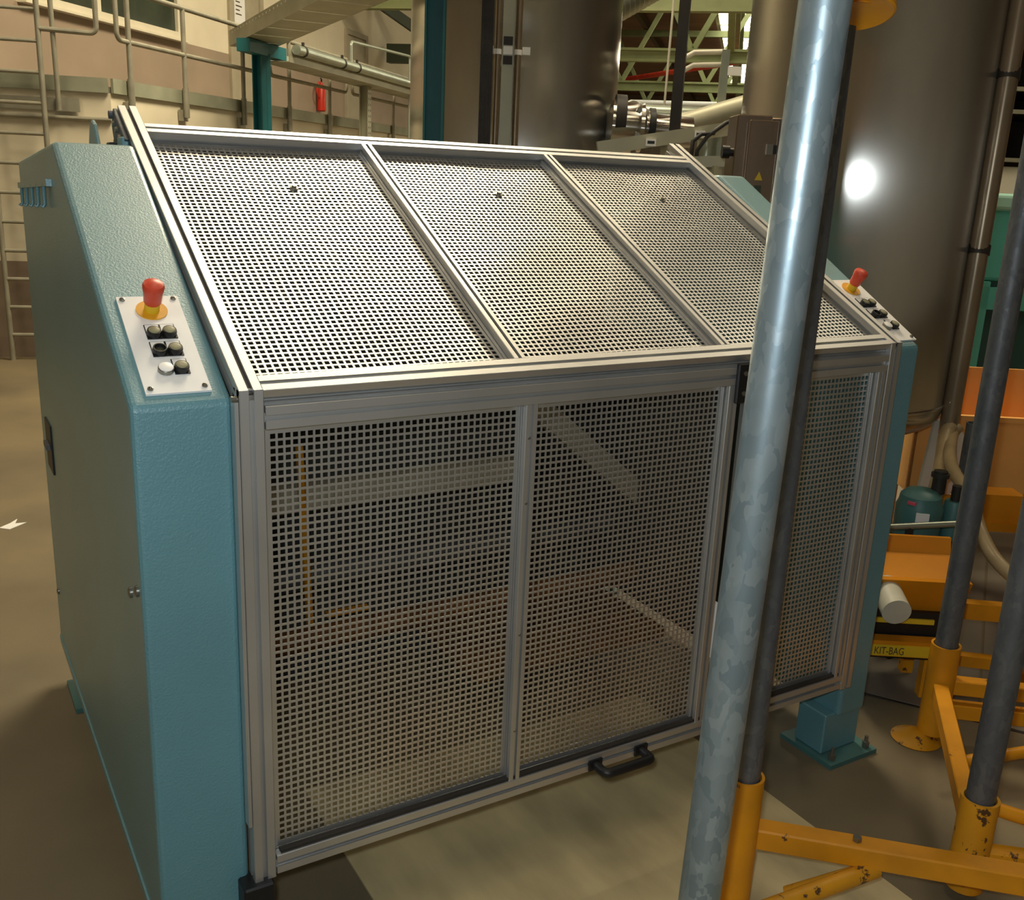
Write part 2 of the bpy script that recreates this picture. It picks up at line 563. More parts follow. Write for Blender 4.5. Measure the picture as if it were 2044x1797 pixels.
# other hall walls, ceiling and roof steel
struct(obj('wall_far', MB().obox(W(62, -12, 3.6), Vector((math.sin(R(134)), math.cos(R(134)), 0)) * 26, DA * 0.1, UP * 3.6), 'dado', smooth=False))
struct(obj('wall_right', MB().box((16, -8, 0), (16.2, 14, 7.2)), 'dado_low', smooth=False))
struct(obj('wall_front', MB().box((-12, -8.2, 0), (16.2, -8, 7.2)), 'greywall', smooth=False))
struct(obj('wall_side', MB().box((-12.2, -8, 0), (-12, 20, 7.2)), 'cream', smooth=False))
struct(obj('ceiling', MB().box((-12.2, -8.2, 7.2), (64, 68, 7.3)), 'roof', smooth=False))

# skylight strip under the roof, running with the building
sk = struct(thing('window_2', 'bright skylight strip in the hall roof', 'skylight', W(24, -5.2, 7.1)))
for i in range(22):
    for j in range(2):
        a0 = 12 + i * 2.0
        b0 = -3.75 - j * 1.15
        obj('pane', MB().obox(W(a0 + 0.95, b0 - 0.53, 7.12), DA * 0.95, DB * 0.53, UP * 0.01), 'sky', sk, smooth=False)
bars = MB()
for i in range(23):
    bars.obox(W(11.95 + i * 2.0, -4.85, 7.1), DA * 0.05, DB * 1.2, UP * 0.05)
for b in (-3.67, -4.88, -6.08):
    bars.obox(W(34, b, 7.1), DA * 22.1, DB * 0.06, UP * 0.06)
obj('glazing_bars', bars, 'frame_white', sk, smooth=False)
pur = MB()
for b in (-1.2, -2.4, -8.5, -10.5, -12.5):
    pur.obox(W(32, b, 6.95), DA * 30, DB * 0.08, UP * 0.12)
struct(obj('ceiling_purlins', pur, 'roof_beam', smooth=False))

for k, a in enumerate((8.4, 14.9, 22.1, 29.5)):
    t = thing('roof_truss', ['nearest', 'second nearest', 'third nearest', 'farthest'][k] + ' green steel roof truss seen beyond the tall tank', 'truss', W(a, -7, 4.2), 'green roof trusses')
    obj('bottom_chord', MB().obox(W(a, -7.2, 4.2), DB * 8.6, DA * 0.10, UP * 0.025).obox(W(a, -7.2, 4.42), DB * 8.6, DA * 0.10, UP * 0.025).obox(W(a, -7.2, 4.31), DB * 8.6, DA * 0.02, UP * 0.1), 'green', t, smooth=False)
    obj('top_chord', MB().obox(W(a, -7.2, 6.7), DB * 8.6, DA * 0.09, UP * 0.10), 'green', t, smooth=False)
    for i in range(7):
        b0 = 1.0 - i * 2.4
        obj('diagonal', MB().bar(W(a, b0, 4.4), W(a, b0 - 1.2, 6.65), 0.12, 0.12), 'green', t, smooth=False)
        obj('diagonal', MB().bar(W(a, b0 - 1.2, 6.65), W(a, b0 - 2.4, 4.4), 0.12, 0.12), 'green', t, smooth=False)
    if k < 3:
        # bracing running on to the next truss
        obj('wind_brace', MB().bar(W(a, -4.6, 6.6), W(a + 6.6, -4.6, 4.4), 0.14, 0.14), 'green', t, smooth=False)
        obj('wind_brace', MB().bar(W(a, -7.6, 6.6), W(a + 6.6, -7.6, 4.4), 0.14, 0.14), 'green', t, smooth=False)
o = obj('sprinkler_pipe', MB().cyl((18.356, 23.654, 4.6), (17.6, 15.0, 4.75), 0.07, 10), 'redpipe')
tag(o, 'red pipe crossing under the green roof trusses', 'pipe')
o = obj('sprinkler_pipe', MB().cyl(W(9.5, -3.6, 5.2), W(9.9, -7, 5.35), 0.025, 8), 'redpipe')
tag(o, 'thin red pipe high under the nearest roof truss', 'pipe')
o = obj('white_pipe', MB().cyl(W(20.5, -1.9, 3.75), W(20.5, -7.5, 3.75), 0.07, 10), 'white')  # plain white pipe below the trusses, not a lamp
tag(o, 'long white tube hanging level below the roof trusses', 'tube lamp')
o = obj('truss_bracket', MB().bar(W(9.9, BW - 0.15, 4.5), W(10.3, 0.4, 3.9), 0.2, 0.16).obox(W(10.5, 0.8, 3.75), DB * 0.6, DA * 0.1, UP * 0.16), 'green_dark', smooth=False)
tag(o, 'dark green steel bracket on the cream wall beside the left tank', 'bracket')

# ================================================================== platform furniture
# ladder with railing loop on the left face
ld = thing('wall_ladder', 'galvanised wall ladder climbing to the platform at the far left', 'ladder', L(-0.75, 0.14, 0))
for a in (-0.905, -0.49):
    obj('stile', MB().cyl(L(a, 0.14, 0), L(a, 0.14, 3.6), 0.022, 12), 'galv_rail', ld)
for i in range(14):
    z = 0.22 + i * 0.2365
    obj('rung', MB().cyl(L(-0.905, 0.14, z), L(-0.49, 0.14, z), 0.016, 10), 'galv_rail', ld)
obj('fixing_plate', MB().obox(L(-0.62, 0.012, 2.12), DL * 0.32, DN * 0.008, UP * 0.05), 'galv_rail', ld, smooth=False)

rl = thing('railing_loop', 'short galvanised railing loop between the ladder and platform corner', 'railing', L(-0.4, 0.14, 2.1))
obj('rail', MB().tube([L(-0.485, 0.14, 2.68)] + [L(-0.12, 0.14, 2.67)] + arc(L(-0.10, 0.14, 2.72), 0.05, -90, 0, DL, UP) + [L(-0.05, 0.14, 3.05)], 0.021, 10), 'galv_rail', rl)
obj('post', MB().cyl(L(-0.385, 0.10, 2.07), L(-0.385, 0.14, 3.06), 0.02, 12), 'galv_rail', rl)
obj('rail_end_cap', MB().cyl(L(-0.489, 0.14, 2.68), L(-0.484, 0.14, 2.68), 0.0215, 10), 'black', rl)
obj('base_plate', MB().obox(L(-0.33, 0.03, 2.12), DL * 0.09, DN * 0.01, UP * 0.055), 'galv_rail', rl, smooth=False)

def railing(label, posts, a0, a1, start_up, end_up, top):
    r = thing('platform_railing', label, 'railing', W(posts[0], -0.06, 2.1), 'platform railings')
    path = []
    if start_up:
        path += [W(a0, -0.06, 3.02)] + [W(a0, -0.06, 2.71)] + arc(W(a0 + 0.06, -0.06, 2.71), 0.06, 180, 270, DA, UP)
    else:
        path += [W(a0, -0.06, 2.65)]
    if end_up:
        path += arc(W(a1 - 0.06, -0.06, 2.71), 0.06, 270, 360, DA, UP) + [W(a1, -0.06, 3.02)]
    else:
        path += [W(a1, -0.06, 2.65)]
    obj('rail', MB().tube(path, 0.021, 10), 'galv_rail', r)
    if top:
        obj('rail', MB().cyl(W(a0, -0.06, 3.05), W(a1, -0.06, 3.05), 0.023, 12), 'galv_rail', r)
    for a in posts:
        obj('post', MB().cyl(W(a, -0.06, 2.10), W(a, -0.06, 3.04), 0.022, 12).cyl(W(a, -0.06, 2.10), W(a, -0.06, 2.36), 0.029, 12), 'galv_rail', r)
        obj('base_plate', MB().obox(W(a, -0.025, 2.12), DA * 0.06, DB * 0.015, UP * 0.05), 'galv_rail', r, smooth=False)
railing('galvanised platform railing between the corner and the slim teal column', (0.21, 1.07, 2.19), 0.05, 2.62, True, False, True)
railing('galvanised platform railing in front of the red fire extinguisher', (3.27, 4.41), 2.80, 4.95, True, True, True)
railing('farthest platform railing, beside the left stainless tank', (5.62, 6.75, 7.9), 5.15, 8.6, True, False, True)

# fire extinguisher
fx = thing('fire_extinguisher', 'red fire extinguisher hung on the brown platform wall', 'extinguisher', W(7.53, BW - 0.08, 2.54))
obj('cylinder', MB().lathe([(0.05, 0), (0.068, 0.012), (0.070, 0.03), (0.070, 0.33), (0.055, 0.375), (0.026, 0.40), (0.022, 0.43)], W(7.53, BW - 0.08, 2.55), UP, 20), 'redpaint', fx)
obj('valve_handle', MB().tube([W(7.53, BW - 0.08, 2.97), W(7.50, BW - 0.10, 3.02), W(7.42, BW - 0.12, 3.03)], 0.012, 8), 'black', fx)
obj('hose', MB().tube(arc(W(7.44, BW - 0.1, 2.86), 0.12, 80, 260, DA, UP, 10), 0.012, 8), 'redpaint', fx)

# slim teal column with head, cable trays
tc = thing('steel_column', 'slim teal column with a T-shaped head under the cable trays', 'column', (2.727, 8.626, 0), 'teal steel columns')
def hcol(mb, x, y, z0, z1, w, ang=44):
    d = Vector((math.sin(R(ang)), math.cos(R(ang)), 0)); e = Vector((d.y, -d.x, 0))
    c = Vector((x, y, (z0 + z1) / 2))
    h = UP * (z1 - z0) / 2
    mb.obox(c + e * (w / 2 - 0.006), d * w / 2, e * 0.006, h)
    mb.obox(c - e * (w / 2 - 0.006), d * w / 2, e * 0.006, h)
    mb.obox(c, d * 0.005, e * (w / 2), h)
    return mb
obj('shaft', hcol(MB(), 2.727, 8.626, 0, 2.78, 0.13, 60), 'teal_dark', tc, smooth=False)
obj('head', MB().obox((2.75, 8.65, 2.82), DA * 0.40, DB * 0.07, UP * 0.06), 'teal_dark', tc, smooth=False)
obj('base_plate', MB().box((2.6, 8.5, 0), (2.85, 8.75, 0.02)), 'teal_dark', tc, smooth=False)

t1 = thing('cable_tray', 'wide sheet steel cable tray coming forward over the slim teal column', 'cable tray', (2.6, 6, 2.89), 'cable trays')
TD = Vector((-0.29, -3.1, 0)).normalized()
TS = Vector((TD.y, -TD.x, 0)) * -1
T0 = Vector((2.80, 9.25, 2.892))
for i in range(12):
    p = T0 + TD * (0.6 * i + 0.295)
    obj('bottom_panel', MB().obox(p, TD * 0.2935, TS * 0.20, UP * 0.004), 'tray', t1, smooth=False)
for s, nm in ((-1, 'side_panel'), (1, 'side_panel')):
    obj(nm, MB().obox(T0 + TD * 3.6 + TS * 0.205 * s + UP * 0.07, TD * 3.6, TS * 0.004, UP * 0.075), 'tray', t1, smooth=False)
    rv = MB()
    for i in range(48):
        p = T0 + TD * (0.2 + 0.147 * i) + TS * 0.209 * s + UP * 0.115
        rv.obox(p, TD * 0.012, TS * 0.002, UP * 0.007)
    obj('side_slots', rv, 'white_board', t1, smooth=False, stuff=True)
obj('end_panel', MB().obox(T0 + UP * 0.07, TS * 0.205, TD * 0.004, UP * 0.075), 'tray', t1, smooth=False)

t2 = thing('cable_tray', 'narrow cable tray with a silver pipe running back along the platform', 'cable tray', W(4.3, -0.35, 2.72), 'cable trays')
for i in range(12):
    obj('bottom_panel', MB().obox(W(2.3 + 0.6 * i + 0.295, -0.35, 2.74), DA * 0.2935, DB * 0.17, UP * 0.004), 'tray', t2, smooth=False)
for s in (-1, 1):
    obj('side_panel', MB().obox(W(5.9, -0.35 + 0.175 * s, 2.80), DA * 3.6, DB * 0.004, UP * 0.065), 'tray', t2, smooth=False)
pp = thing('pipe_run', 'silver pipe clamped along the narrow cable tray', 'pipe', W(4.3, -0.57, 2.86))
obj('pipe', MB().cyl(W(2.35, -0.58, 2.86), W(9.5, -0.58, 2.86), 0.05, 16), 'pipe_silver', pp)
for a in (2.5, 3.55, 4.0, 6.0, 6.4):
    obj('clamp', MB().cyl(W(a, -0.58, 2.86), W(a + 0.03, -0.58, 2.86), 0.057, 16).obox(W(a + 0.015, -0.58, 2.93), DA * 0.012, DB * 0.012, UP * 0.02), 'dark', pp)
ps = thing('slotted_post', 'slotted grey steel post under the narrow cable tray', 'post', W(5.0, -0.3, 0))
obj('channel', hcol(MB(), *W(5.0, -0.3, 0)[:2], 0, 2.74, 0.12, 44), 'tray', ps, smooth=False)
sl = MB()
e45 = Vector((DA.y, -DA.x, 0))
for i in range(16):
    for s in (-1, 1):
        sl.obox(W(5.0 + 0.03 * s, -0.3, 1.6 + i * 0.07) + e45 * 0.061, DA * 0.006, e45 * 0.001, UP * 0.012)
obj('slots', sl, 'black', ps, smooth=False, stuff=True)
o = obj('vent_pipe', MB().tube([W(4.15, -0.45, 2.9), W(4.15, -0.45, 3.12)] + arc(W(4.20, -0.45, 3.12), 0.05, 180, 90, DA, UP) + [W(6.25, -0.45, 3.25)] + arc(W(6.27, -0.45, 3.20), 0.05, 90, 0, DA, UP) + [W(6.32, -0.45, 0.0)], 0.018, 10), 'pipe_silver')
tag(o, 'thin bent grey pipe rising above the narrow cable tray', 'pipe')

# ================================================================== tanks and steelwork behind the machine
def tank(name, label, x, y, r, z0, z1, m):
    t = thing(name, label, 'tank', (x, y, 0), 'stainless tanks')
    obj('shell', MB().lathe([(r, z0), (r, z1)], (x, y, 0), UP, 96, cap=False), m, t)
    obj('top_head', MB().lathe([(r * math.cos(R(a)), z1 + 0.25 * math.sin(R(a))) for a in range(0, 91, 10)], (x, y, 0), UP, 96, cap=False), m, t)
    obj('bottom_head', MB().lathe([(r * math.cos(R(a)), z0 - 0.18 * math.sin(R(a))) for a in range(0, 91, 10)], (x, y, 0), UP, 96, cap=False), m, t)
    for z in (z1 - 0.02, z0 + 0.02):
        obj('weld_band', MB().lathe([(r + 0.001, z - 0.01), (r + 0.005, z - 0.005), (r + 0.005, z + 0.005), (r + 0.001, z + 0.01)], (x, y, 0), UP, 96, cap=False), m, t)
    return t
ta = tank('storage_tank', 'tall stainless tank left of centre behind the teal column', 3.342, 4.679, 0.74, 0.75, 4.6, 'stain')
for a in (30, 150, 270):
    obj('tank_leg', MB().cyl((3.342 + 0.6 * math.cos(R(a)), 4.679 + 0.6 * math.sin(R(a)), 0), (3.342 + 0.6 * math.cos(R(a)), 4.679 + 0.6 * math.sin(R(a)), 0.75), 0.05, 12), 'dark', ta)
tb = tank('storage_tank', 'large stainless tank at the right behind the galvanised pole', 3.10, 1.33, 0.51, 0.80, 4.2, 'stain')
for a in (20, 140, 260):
    obj('tank_leg', MB().cyl((3.10 + 0.42 * math.cos(R(a)), 1.33 + 0.42 * math.sin(R(a)), 0), (3.10 + 0.42 * math.cos(R(a)), 1.33 + 0.42 * math.sin(R(a)), 0.72), 0.04, 12), 'black', tb)
# seam flange on the right flank of the tank
sx, sy = 3.10 + 0.51 * math.cos(R(-28)), 1.33 + 0.51 * math.sin(R(-28))
obj('seam_flange', MB().bar((sx + 0.01, sy - 0.005, 0.82), (sx + 0.01, sy - 0.005, 4.1), 0.03, 0.012, (1, 0, 0)), 'stain', tb, smooth=False)

c2 = thing('steel_column', 'wide teal column in front of the left stainless tank', 'column', (2.19, 3.645, 0), 'teal steel columns')
obj('shaft', hcol(MB(), 2.195, 3.65, 0, 4.4, 0.115, 31), 'teal_dark', c2, smooth=False)
obj('base_plate', MB().box((2.08, 3.53, 0), (2.31, 3.77, 0.02)), 'teal_dark', c2, smooth=False)

bs = thing('slotted_upright', 'dark slotted steel upright beside the white channel and two pipes', 'post', (2.6, 3.77, 0))
LF = Vector((0.852, -0.524, 0)); HF = Vector((0.524, 0.852, 0))
obj('channel', MB().obox((2.6, 3.77, 2.2), LF * 0.036, HF * 0.03, UP * 2.2), 'dark', bs, smooth=False)
sl = MB()
for i in range(60):
    for s in (-1, 1):
        sl.obox(Vector((2.6, 3.77, 1.3 + i * 0.05)) - HF * 0.0305 + LF * 0.012 * s, LF * 0.004, HF * 0.001, UP * 0.011)
obj('slots', sl, 'black', bs, smooth=False, stuff=True)
wc = thing('cable_channel', 'flat pale metal channel between two thin vertical pipes', 'channel', (2.79, 3.81, 0))
obj('cover', MB().obox((2.765, 3.80, 2.2), LF * 0.036, HF * 0.02, UP * 2.2), 'tray', wc, smooth=False)
for z, m in ((2.50, 'dark'), (2.39, 'dark'), (2.445, 'white')):
    obj('clip', MB().obox(Vector((2.765, 3.80, z)) - HF * 0.024, LF * 0.028, HF * 0.006, UP * 0.024), m, wc, smooth=False)
for i, dx in enumerate((-0.062, 0.062)):
    p = Vector((2.765, 3.80, 0)) + LF * dx - HF * 0.03
    v = thing('vertical_pipe', ['left', 'right'][i] + ' of two thin pipes clipped to the pale channel before the tank', 'pipe', p, 'thin pipes on the channel')
    obj('pipe', MB().cyl(p, p + UP * 4.4, 0.020, 14), 'hosepipe', v)
    obj('clamp', MB().cyl(p + UP * 2.42, p + UP * 2.45, 0.024, 14).obox(p + LF * (0.05 if i else -0.05) + UP * 2.445, LF * 0.024, HF * 0.006, UP * 0.022), 'white', v)

# pipework right of the tall tank
el = thing('flanged_pipe_fitting', 'stainless pipe fitting with a black gasket ring beside the tall tank', 'pipe', (3.85, 3.80, 2.1))
A0 = Vector((3.66, 3.92, 2.07)); AX = (Vector((4.06, 3.68, 2.05)) - A0).normalized()
obj('dome_body', MB().lathe([(0.10, -0.02), (0.165, 0.0), (0.17, 0.16), (0.155, 0.20), (0.13, 0.23)], A0, AX, 28), 'stain', el)
obj('dark_cover', MB().lathe([(0.172, 0.02), (0.172, 0.09)], A0 + UP * 0.03, AX, 28), 'dark', el)
obj('flange', MB().lathe([(0.16, 0.19), (0.16, 0.215)], A0, AX, 28), 'stain', el)
obj('gasket_ring', MB().lathe([(0.125, 0.25), (0.135, 0.255), (0.135, 0.29), (0.125, 0.295)], A0, AX, 28), 'black', el)
obj('neck', MB().lathe([(0.115, 0.22), (0.115, 0.26), (0.10, 0.31), (0.10, 0.55)], A0, AX, 28), 'stain', el)
for k in range(3):
    a = R(100 + 60 * k)
    s = AX.orthogonal().normalized(); t_ = AX.cross(s)
    p = A0 + AX * 0.17 + (s * math.cos(a) + t_ * math.sin(a)) * 0.165
    obj('clamp_bolt', MB().lathe([(0.018, 0), (0.018, 0.02)], p, -HF, 12), 'screw', el)
o = obj('large_pipe', MB().tube([(3.95, 3.93, 2.055), (4.15, 3.85, 2.075), (4.59, 3.61, 2.24), (4.75, 3.52, 2.30)], 0.085, 20), 'tray')
tag(o, 'thick beige pipe rising to the right behind the machine', 'pipe')
o = obj('elbow_pipe', MB().tube([(3.95, 4.4, 2.18), (4.5, 4.0, 2.18)] + arc((4.5, 4.0, 2.10), 0.08, 90, 0, (0.852, -0.524, 0), (0, 0, 1)) + [(4.568, 3.958, 1.9)], 0.07, 16), 'pipe_silver')
tag(o, 'silver elbow pipe turning down behind the thick beige pipe', 'pipe')
gb = thing('cable_trunking', 'grey metal trunking bar sloping behind the hood top', 'trunking', (3.35, 2.82, 0))
obj('bar', MB().bar((2.95, 3.06, 1.885), (3.62, 2.68, 2.03), 0.06, 0.075), 'tray', gb, smooth=False)
for p in ((3.19, 2.88, 1.93), (3.43, 2.745, 1.985)):
    obj('outlet', MB().obox(p, LF * 0.028, HF * 0.012, UP * 0.02), 'white', gb, smooth=False)
    obj('outlet_slot', MB().obox(Vector(p) - HF * 0.012, LF * 0.02, HF * 0.003, UP * 0.008), 'black', gb, smooth=False)
obj('support', MB().box((3.28, 2.84, 0), (3.34, 2.90, 1.92)), 'tray', gb, smooth=False)
o = obj('black_post', MB().bar((3.73, 3.33, 0), (3.75, 3.35, 4.2), 0.065, 0.065), 'dark', smooth=False)
tag(o, 'dark square post standing between the two stainless tanks', 'post')
hr = thing('grab_rail', 'pale double grab rail with a flat upright between the tanks', 'railing', (4.6, 3.9, 0))
for dz, db in ((0, 0), (-0.085, 0.02)):
    obj('rail', MB().tube([(4.36, 4.12, 2.50 + dz), (4.40, 4.09, 2.575 + dz), (4.46, 4.06, 2.615 + dz), (4.655, 3.945, 2.63 + dz)], 0.018, 10), 'white_board', hr)
obj('upright', MB().obox((4.64, 3.93, 1.33), LF * 0.028, HF * 0.02, UP * 1.31), 'pipe_silver', hr, smooth=False)
obj('socket_box', MB().obox((4.70, 3.89, 2.5), LF * 0.05, HF * 0.02, UP * 0.03), 'white', hr, smooth=False)
o = obj('hanging_rod', MB().cyl((4.62, 4.55, 2.0), (4.75, 4.65, 5.5), 0.009, 8), 'white_board')
tag(o, 'thin pale rod hanging straight down between the tanks', 'rod')
dk = thing('spiral_duct', 'wide silver ventilation duct slanting overhead beside the tall tank', 'duct', (5.0, 6.2, 3.4))
D0 = Vector((4.55, 6.05, 2.95)); D1 = Vector((6.6, 6.0, 4.1))
dd = (D1 - D0)
prof = []
for i in range(41):
    h = dd.length * i / 40
    prof += [(0.21, h), (0.21, h + dd.length / 40 * 0.86), (0.216, h + dd.length / 40 * 0.9), (0.216, h + dd.length / 40 * 0.97)]
obj('duct_pipe', MB().lathe(prof, D0, dd, 32), 'duct', dk)
obj('duct_branch', MB().cyl((5.0, 5.2, 3.85), (5.9, 4.7, 3.55), 0.24, 32), 'duct', dk)

# stainless control box left of the right tank
bx = thing('control_box', 'stainless control box on the left flank of the right tank', 'control box', (2.52, 1.32, 0))
def lbox(mb, c, w, d, h):
    return mb.obox(c, LF * w / 2, HF * d / 2, UP * h / 2)
obj('body', lbox(MB(), (2.505, 1.385, 1.62), 0.14, 0.18, 0.74), 'stain_box', bx, smooth=False, bevel=0.004)
obj('door_panel', lbox(MB(), Vector((2.492, 1.30, 1.62)) - HF * 0.03, 0.115, 0.02, 0.70), 'stain_box', bx, smooth=False, bevel=0.003)
obj('latch', lbox(MB(), Vector((2.515, 1.285, 1.86)) - HF * 0.045, 0.025, 0.015, 0.04), 'screw', bx, smooth=False)
obj('latch_recess', lbox(MB(), Vector((2.532, 1.275, 1.86)) - HF * 0.043, 0.016, 0.012, 0.034), 'black', bx, smooth=False)
obj('side_knob', MB().cyl((2.43, 1.36, 1.845), (2.40, 1.378, 1.845), 0.016, 12).cyl((2.40, 1.378, 1.845), (2.375, 1.393, 1.845), 0.025, 16), 'black', bx)
q = Vector((2.49, 1.302, 1.74)) - HF * 0.042
obj('warning_triangle', MB().prism([q - LF * 0.016, q + LF * 0.016, q + UP * 0.034], -HF * 0.001), 'yellow_label', bx, smooth=False)
obj('dark_sticker', MB().obox(q - UP * 0.06, LF * 0.014, HF * 0.001, UP * 0.04), 'green_dark', bx, smooth=False)
obj('stand', lbox(MB(), (2.50, 1.40, 0.63), 0.06, 0.06, 1.26), 'stain_box', bx, smooth=False)
for i, a_ in enumerate((((2.80, 2.04, 1.62), (2.80, 2.031, 1.87), (2.849, 2.023, 1.937), (2.934, 1.993, 2.003), (2.994, 1.963, 2.025), (3.1, 1.93, 2.06)), ((2.775, 2.05, 1.62), (2.775, 2.042, 1.857), (2.787, 2.053, 1.911), (2.825, 2.04, 1.945), (2.877, 2.011, 1.952), (2.91, 2.05, 1.955)))):
    o = obj('black_cable', MB().tube(a_, 0.010, 8), 'black')
    tag(o, ['longer', 'shorter'][i] + ' black cable looping up behind the hood top corner', 'cable', 'black cables behind the hood')
sf = thing('steel_support_frame', 'pale welded steel frame behind the hood top right corner', 'frame', (2.8, 2.0, 0))
obj('rail', MB().bar((2.55, 2.1, 1.80), (2.95, 1.85, 1.83), 0.05, 0.05), 'tray', sf, smooth=False)
obj('leg', MB().box((2.80, 1.9, 0), (2.85, 1.95, 1.80)), 'tray', sf, smooth=False)
obj('leg', MB().box((2.55, 2.06, 0), (2.60, 2.11, 1.80)), 'tray', sf, smooth=False)
obj('brace', MB().bar((2.56, 2.08, 1.79), (2.82, 1.92, 1.66), 0.035, 0.02), 'tray', sf, smooth=False)
obj('infill_plate', MB().obox((2.70, 2.02, 1.45), LF * 0.16, HF * 0.004, UP * 0.32), 'tray', sf, smooth=False)

# ================================================================== the machine
WD = 1.829          # guard width
ZH = 1.32           # front top edge of the guard
SV = Vector((0, 0.8875, 0.4608)); NV = Vector((0, -0.4608, 0.8875))
def S(x, s, h=0.0): return Vector((x, 0, ZH)) + SV * s + NV * h
CSV = Vector((0, 0.86632, 0.4995)); CNV = Vector((0, -0.4995, 0.86632))
def CP(x, s, h=0.0): return Vector((x, 0.033, 1.30)) + CSV * s + CNV * h

def side_cabinet(x0, x1, label, xc, left):
    c = thing('side_cabinet', label, 'machine cabinet', ((x0 + x1) / 2, 0.8, 0), 'machine side cabinets')
    prof = [(x0, 0.033, 0.14), (x0, 0.033, 1.30), (x0, 0.81, 1.748), (x0, 1.62, 1.697), (x0, 1.62, 0.14)]
    obj('housing', MB().prism(prof, (x1 - x0, 0, 0)), 'teal', c, smooth=False, bevel=0.012)
    for y in (0.045, 1.40):
        lg = obj('leg', MB().box((x1 - 0.16, y, 0.015), (x1 - 0.001, y + 0.11, 0.15)), 'teal', c, smooth=False, bevel=0.004)
        obj('foot_plate', MB().box((x1 - 0.18, y - 0.06, 0.0), (x1 + 0.03, y + 0.15, 0.015)), 'pump', lg, smooth=False)
        for dx in (x1 - 0.15, x1 + 0.005):
            obj('anchor_bolt', MB().cyl((dx, y - 0.035, 0.015), (dx, y - 0.035, 0.035), 0.012, 6).cyl((dx, y - 0.035, 0.035), (dx, y - 0.035, 0.055), 0.006, 10), 'screw', lg)
    # control panel on the slope
    pl = MB()
    w, s0, s1 = 0.058, 0.024, 0.308
    pl.add([CP(xc + a * w, s, h) for h in (0.0005, 0.005) for a, s in ((-1, s0), (1, s0), (1, s1), (-1, s1))], [(0, 3, 2, 1), (4, 5, 6, 7), (0, 1, 5, 4), (1, 2, 6, 5), (2, 3, 7, 6), (3, 0, 4, 7)])
    cp = obj('control_panel', pl, 'white', c, smooth=False, label='white control plate with push buttons')
    for a in (-1, 1):
        for s in (s0 + 0.013, s1 - 0.010):
            obj('screw', MB().lathe([(0.0055, 0.005), (0.0055, 0.0075), (0.003, 0.0085), (0.003, 0.006)], CP(xc + a * (w - 0.010), s), CNV, 14), 'screw', cp)
    e = CP(xc, 0.262)
    obj('stop_collar', MB().lathe([(0.0295, 0.005), (0.0295, 0.0075)], e, CNV, 32), 'amber', cp)
    obj('stop_stem', MB().lathe([(0.0145, 0.0075), (0.0135, 0.032)], e, CNV, 24), 'yellow_label', cp)
    obj('stop_button', MB().lathe([(0.0145, 0.024), (0.0165, 0.028), (0.0175, 0.045), (0.0200, 0.058), (0.0205, 0.064), (0.0185, 0.069), (0.011, 0.0725), (0.003, 0.0735)], e, CNV, 32), 'red', cp, label='red mushroom emergency stop')
    for i, (dx, s) in enumerate(((-0.011, 0.188), (0.017, 0.188), (-0.011, 0.137), (0.017, 0.137), (-0.011, 0.085), (0.017, 0.085))):
        p = CP(xc + dx, s)
        if i != 4:
            hb = MB()
            hb.add([CP(xc + dx + a * 0.0138, s + t, h) for h in (0.005, 0.007) for a, t in ((-1, -0.013), (1, -0.013), (1, 0.029), (-1, 0.029))], [(0, 3, 2, 1), (4, 5, 6, 7), (0, 1, 5, 4), (1, 2, 6, 5), (2, 3, 7, 6), (3, 0, 4, 7)])
            obj('label_holder', hb, 'black', cp, smooth=False)
            lb = MB()
            lb.add([CP(xc + dx + a * 0.0122, s + t, h) for h in (0.007, 0.0076) for a, t in ((-1, 0.0085), (1, 0.0085), (1, 0.0275), (-1, 0.0275))], [(0, 3, 2, 1), (4, 5, 6, 7), (0, 1, 5, 4), (1, 2, 6, 5), (2, 3, 7, 6), (3, 0, 4, 7)])
            obj('blank_label', lb, 'label', cp, smooth=False)
            obj('button_ring', MB().lathe([(0.0135, 0.007), (0.0135, 0.014), (0.0125, 0.0175), (0.0105, 0.0175), (0.0105, 0.012)], p, CNV, 28), 'black', cp)
            if i == 2:
                obj('empty_button_well', MB().lathe([(0.0105, 0.008), (0.0105, 0.011), (0.004, 0.0125)], p, CNV, 24), 'cap_well', cp)
            else:
                obj('push_button', MB().lathe([(0.0104, 0.010), (0.0104, 0.0182), (0.009, 0.0192), (0.004, 0.0196)], p, CNV, 24), 'cap', cp)
        else:
            obj('button_ring', MB().lathe([(0.0145, 0.005), (0.0145, 0.0125), (0.0138, 0.0135)], p, CNV, 28), 'screw', cp)
            obj('push_button', MB().lathe([(0.0130, 0.013), (0.0130, 0.0145), (0.012, 0.0150)], p, CNV, 28), 'white', cp)
    if left:
        # hook rack, latch and screws on the outer side
        hk = obj('hook_rack', MB().bar((x0 - 0.006, 0.87, 1.655), (x0 - 0.006, 1.56, 1.628), 0.012, 0.016), 'teal', c, smooth=False)
        for i in range(5):
            y = 0.95 + 0.135 * i
            z = 1.652 - 0.0053 * i * 1.0
            obj('hook', MB().tube([(x0 - 0.008, y, z), (x0 - 0.009, y, z - 0.02), (x0 - 0.009, y, z - 0.05), (x0 - 0.014, y, z - 0.056), (x0 - 0.018, y, z - 0.052)], 0.0045, 8), 'teal', hk)
        lt = obj('latch_plate', MB().box((x0 - 0.005, 1.34, 0.80), (x0 + 0.002, 1.47, 0.95)), 'black', c, smooth=False)
        obj('latch_lever', MB().box((x0 - 0.016, 1.37, 0.87), (x0 - 0.004, 1.44, 0.885)), 'galv_dull', lt, smooth=False)
        for y, z in ((0.144, 0.905), (0.071, 0.937), (1.54, 0.346)):
            obj('side_screw', MB().lathe([(0.011, 0.0), (0.011, 0.004), (0.006, 0.007)], (x0, y, z), (-1, 0, 0), 16), 'screw', c)
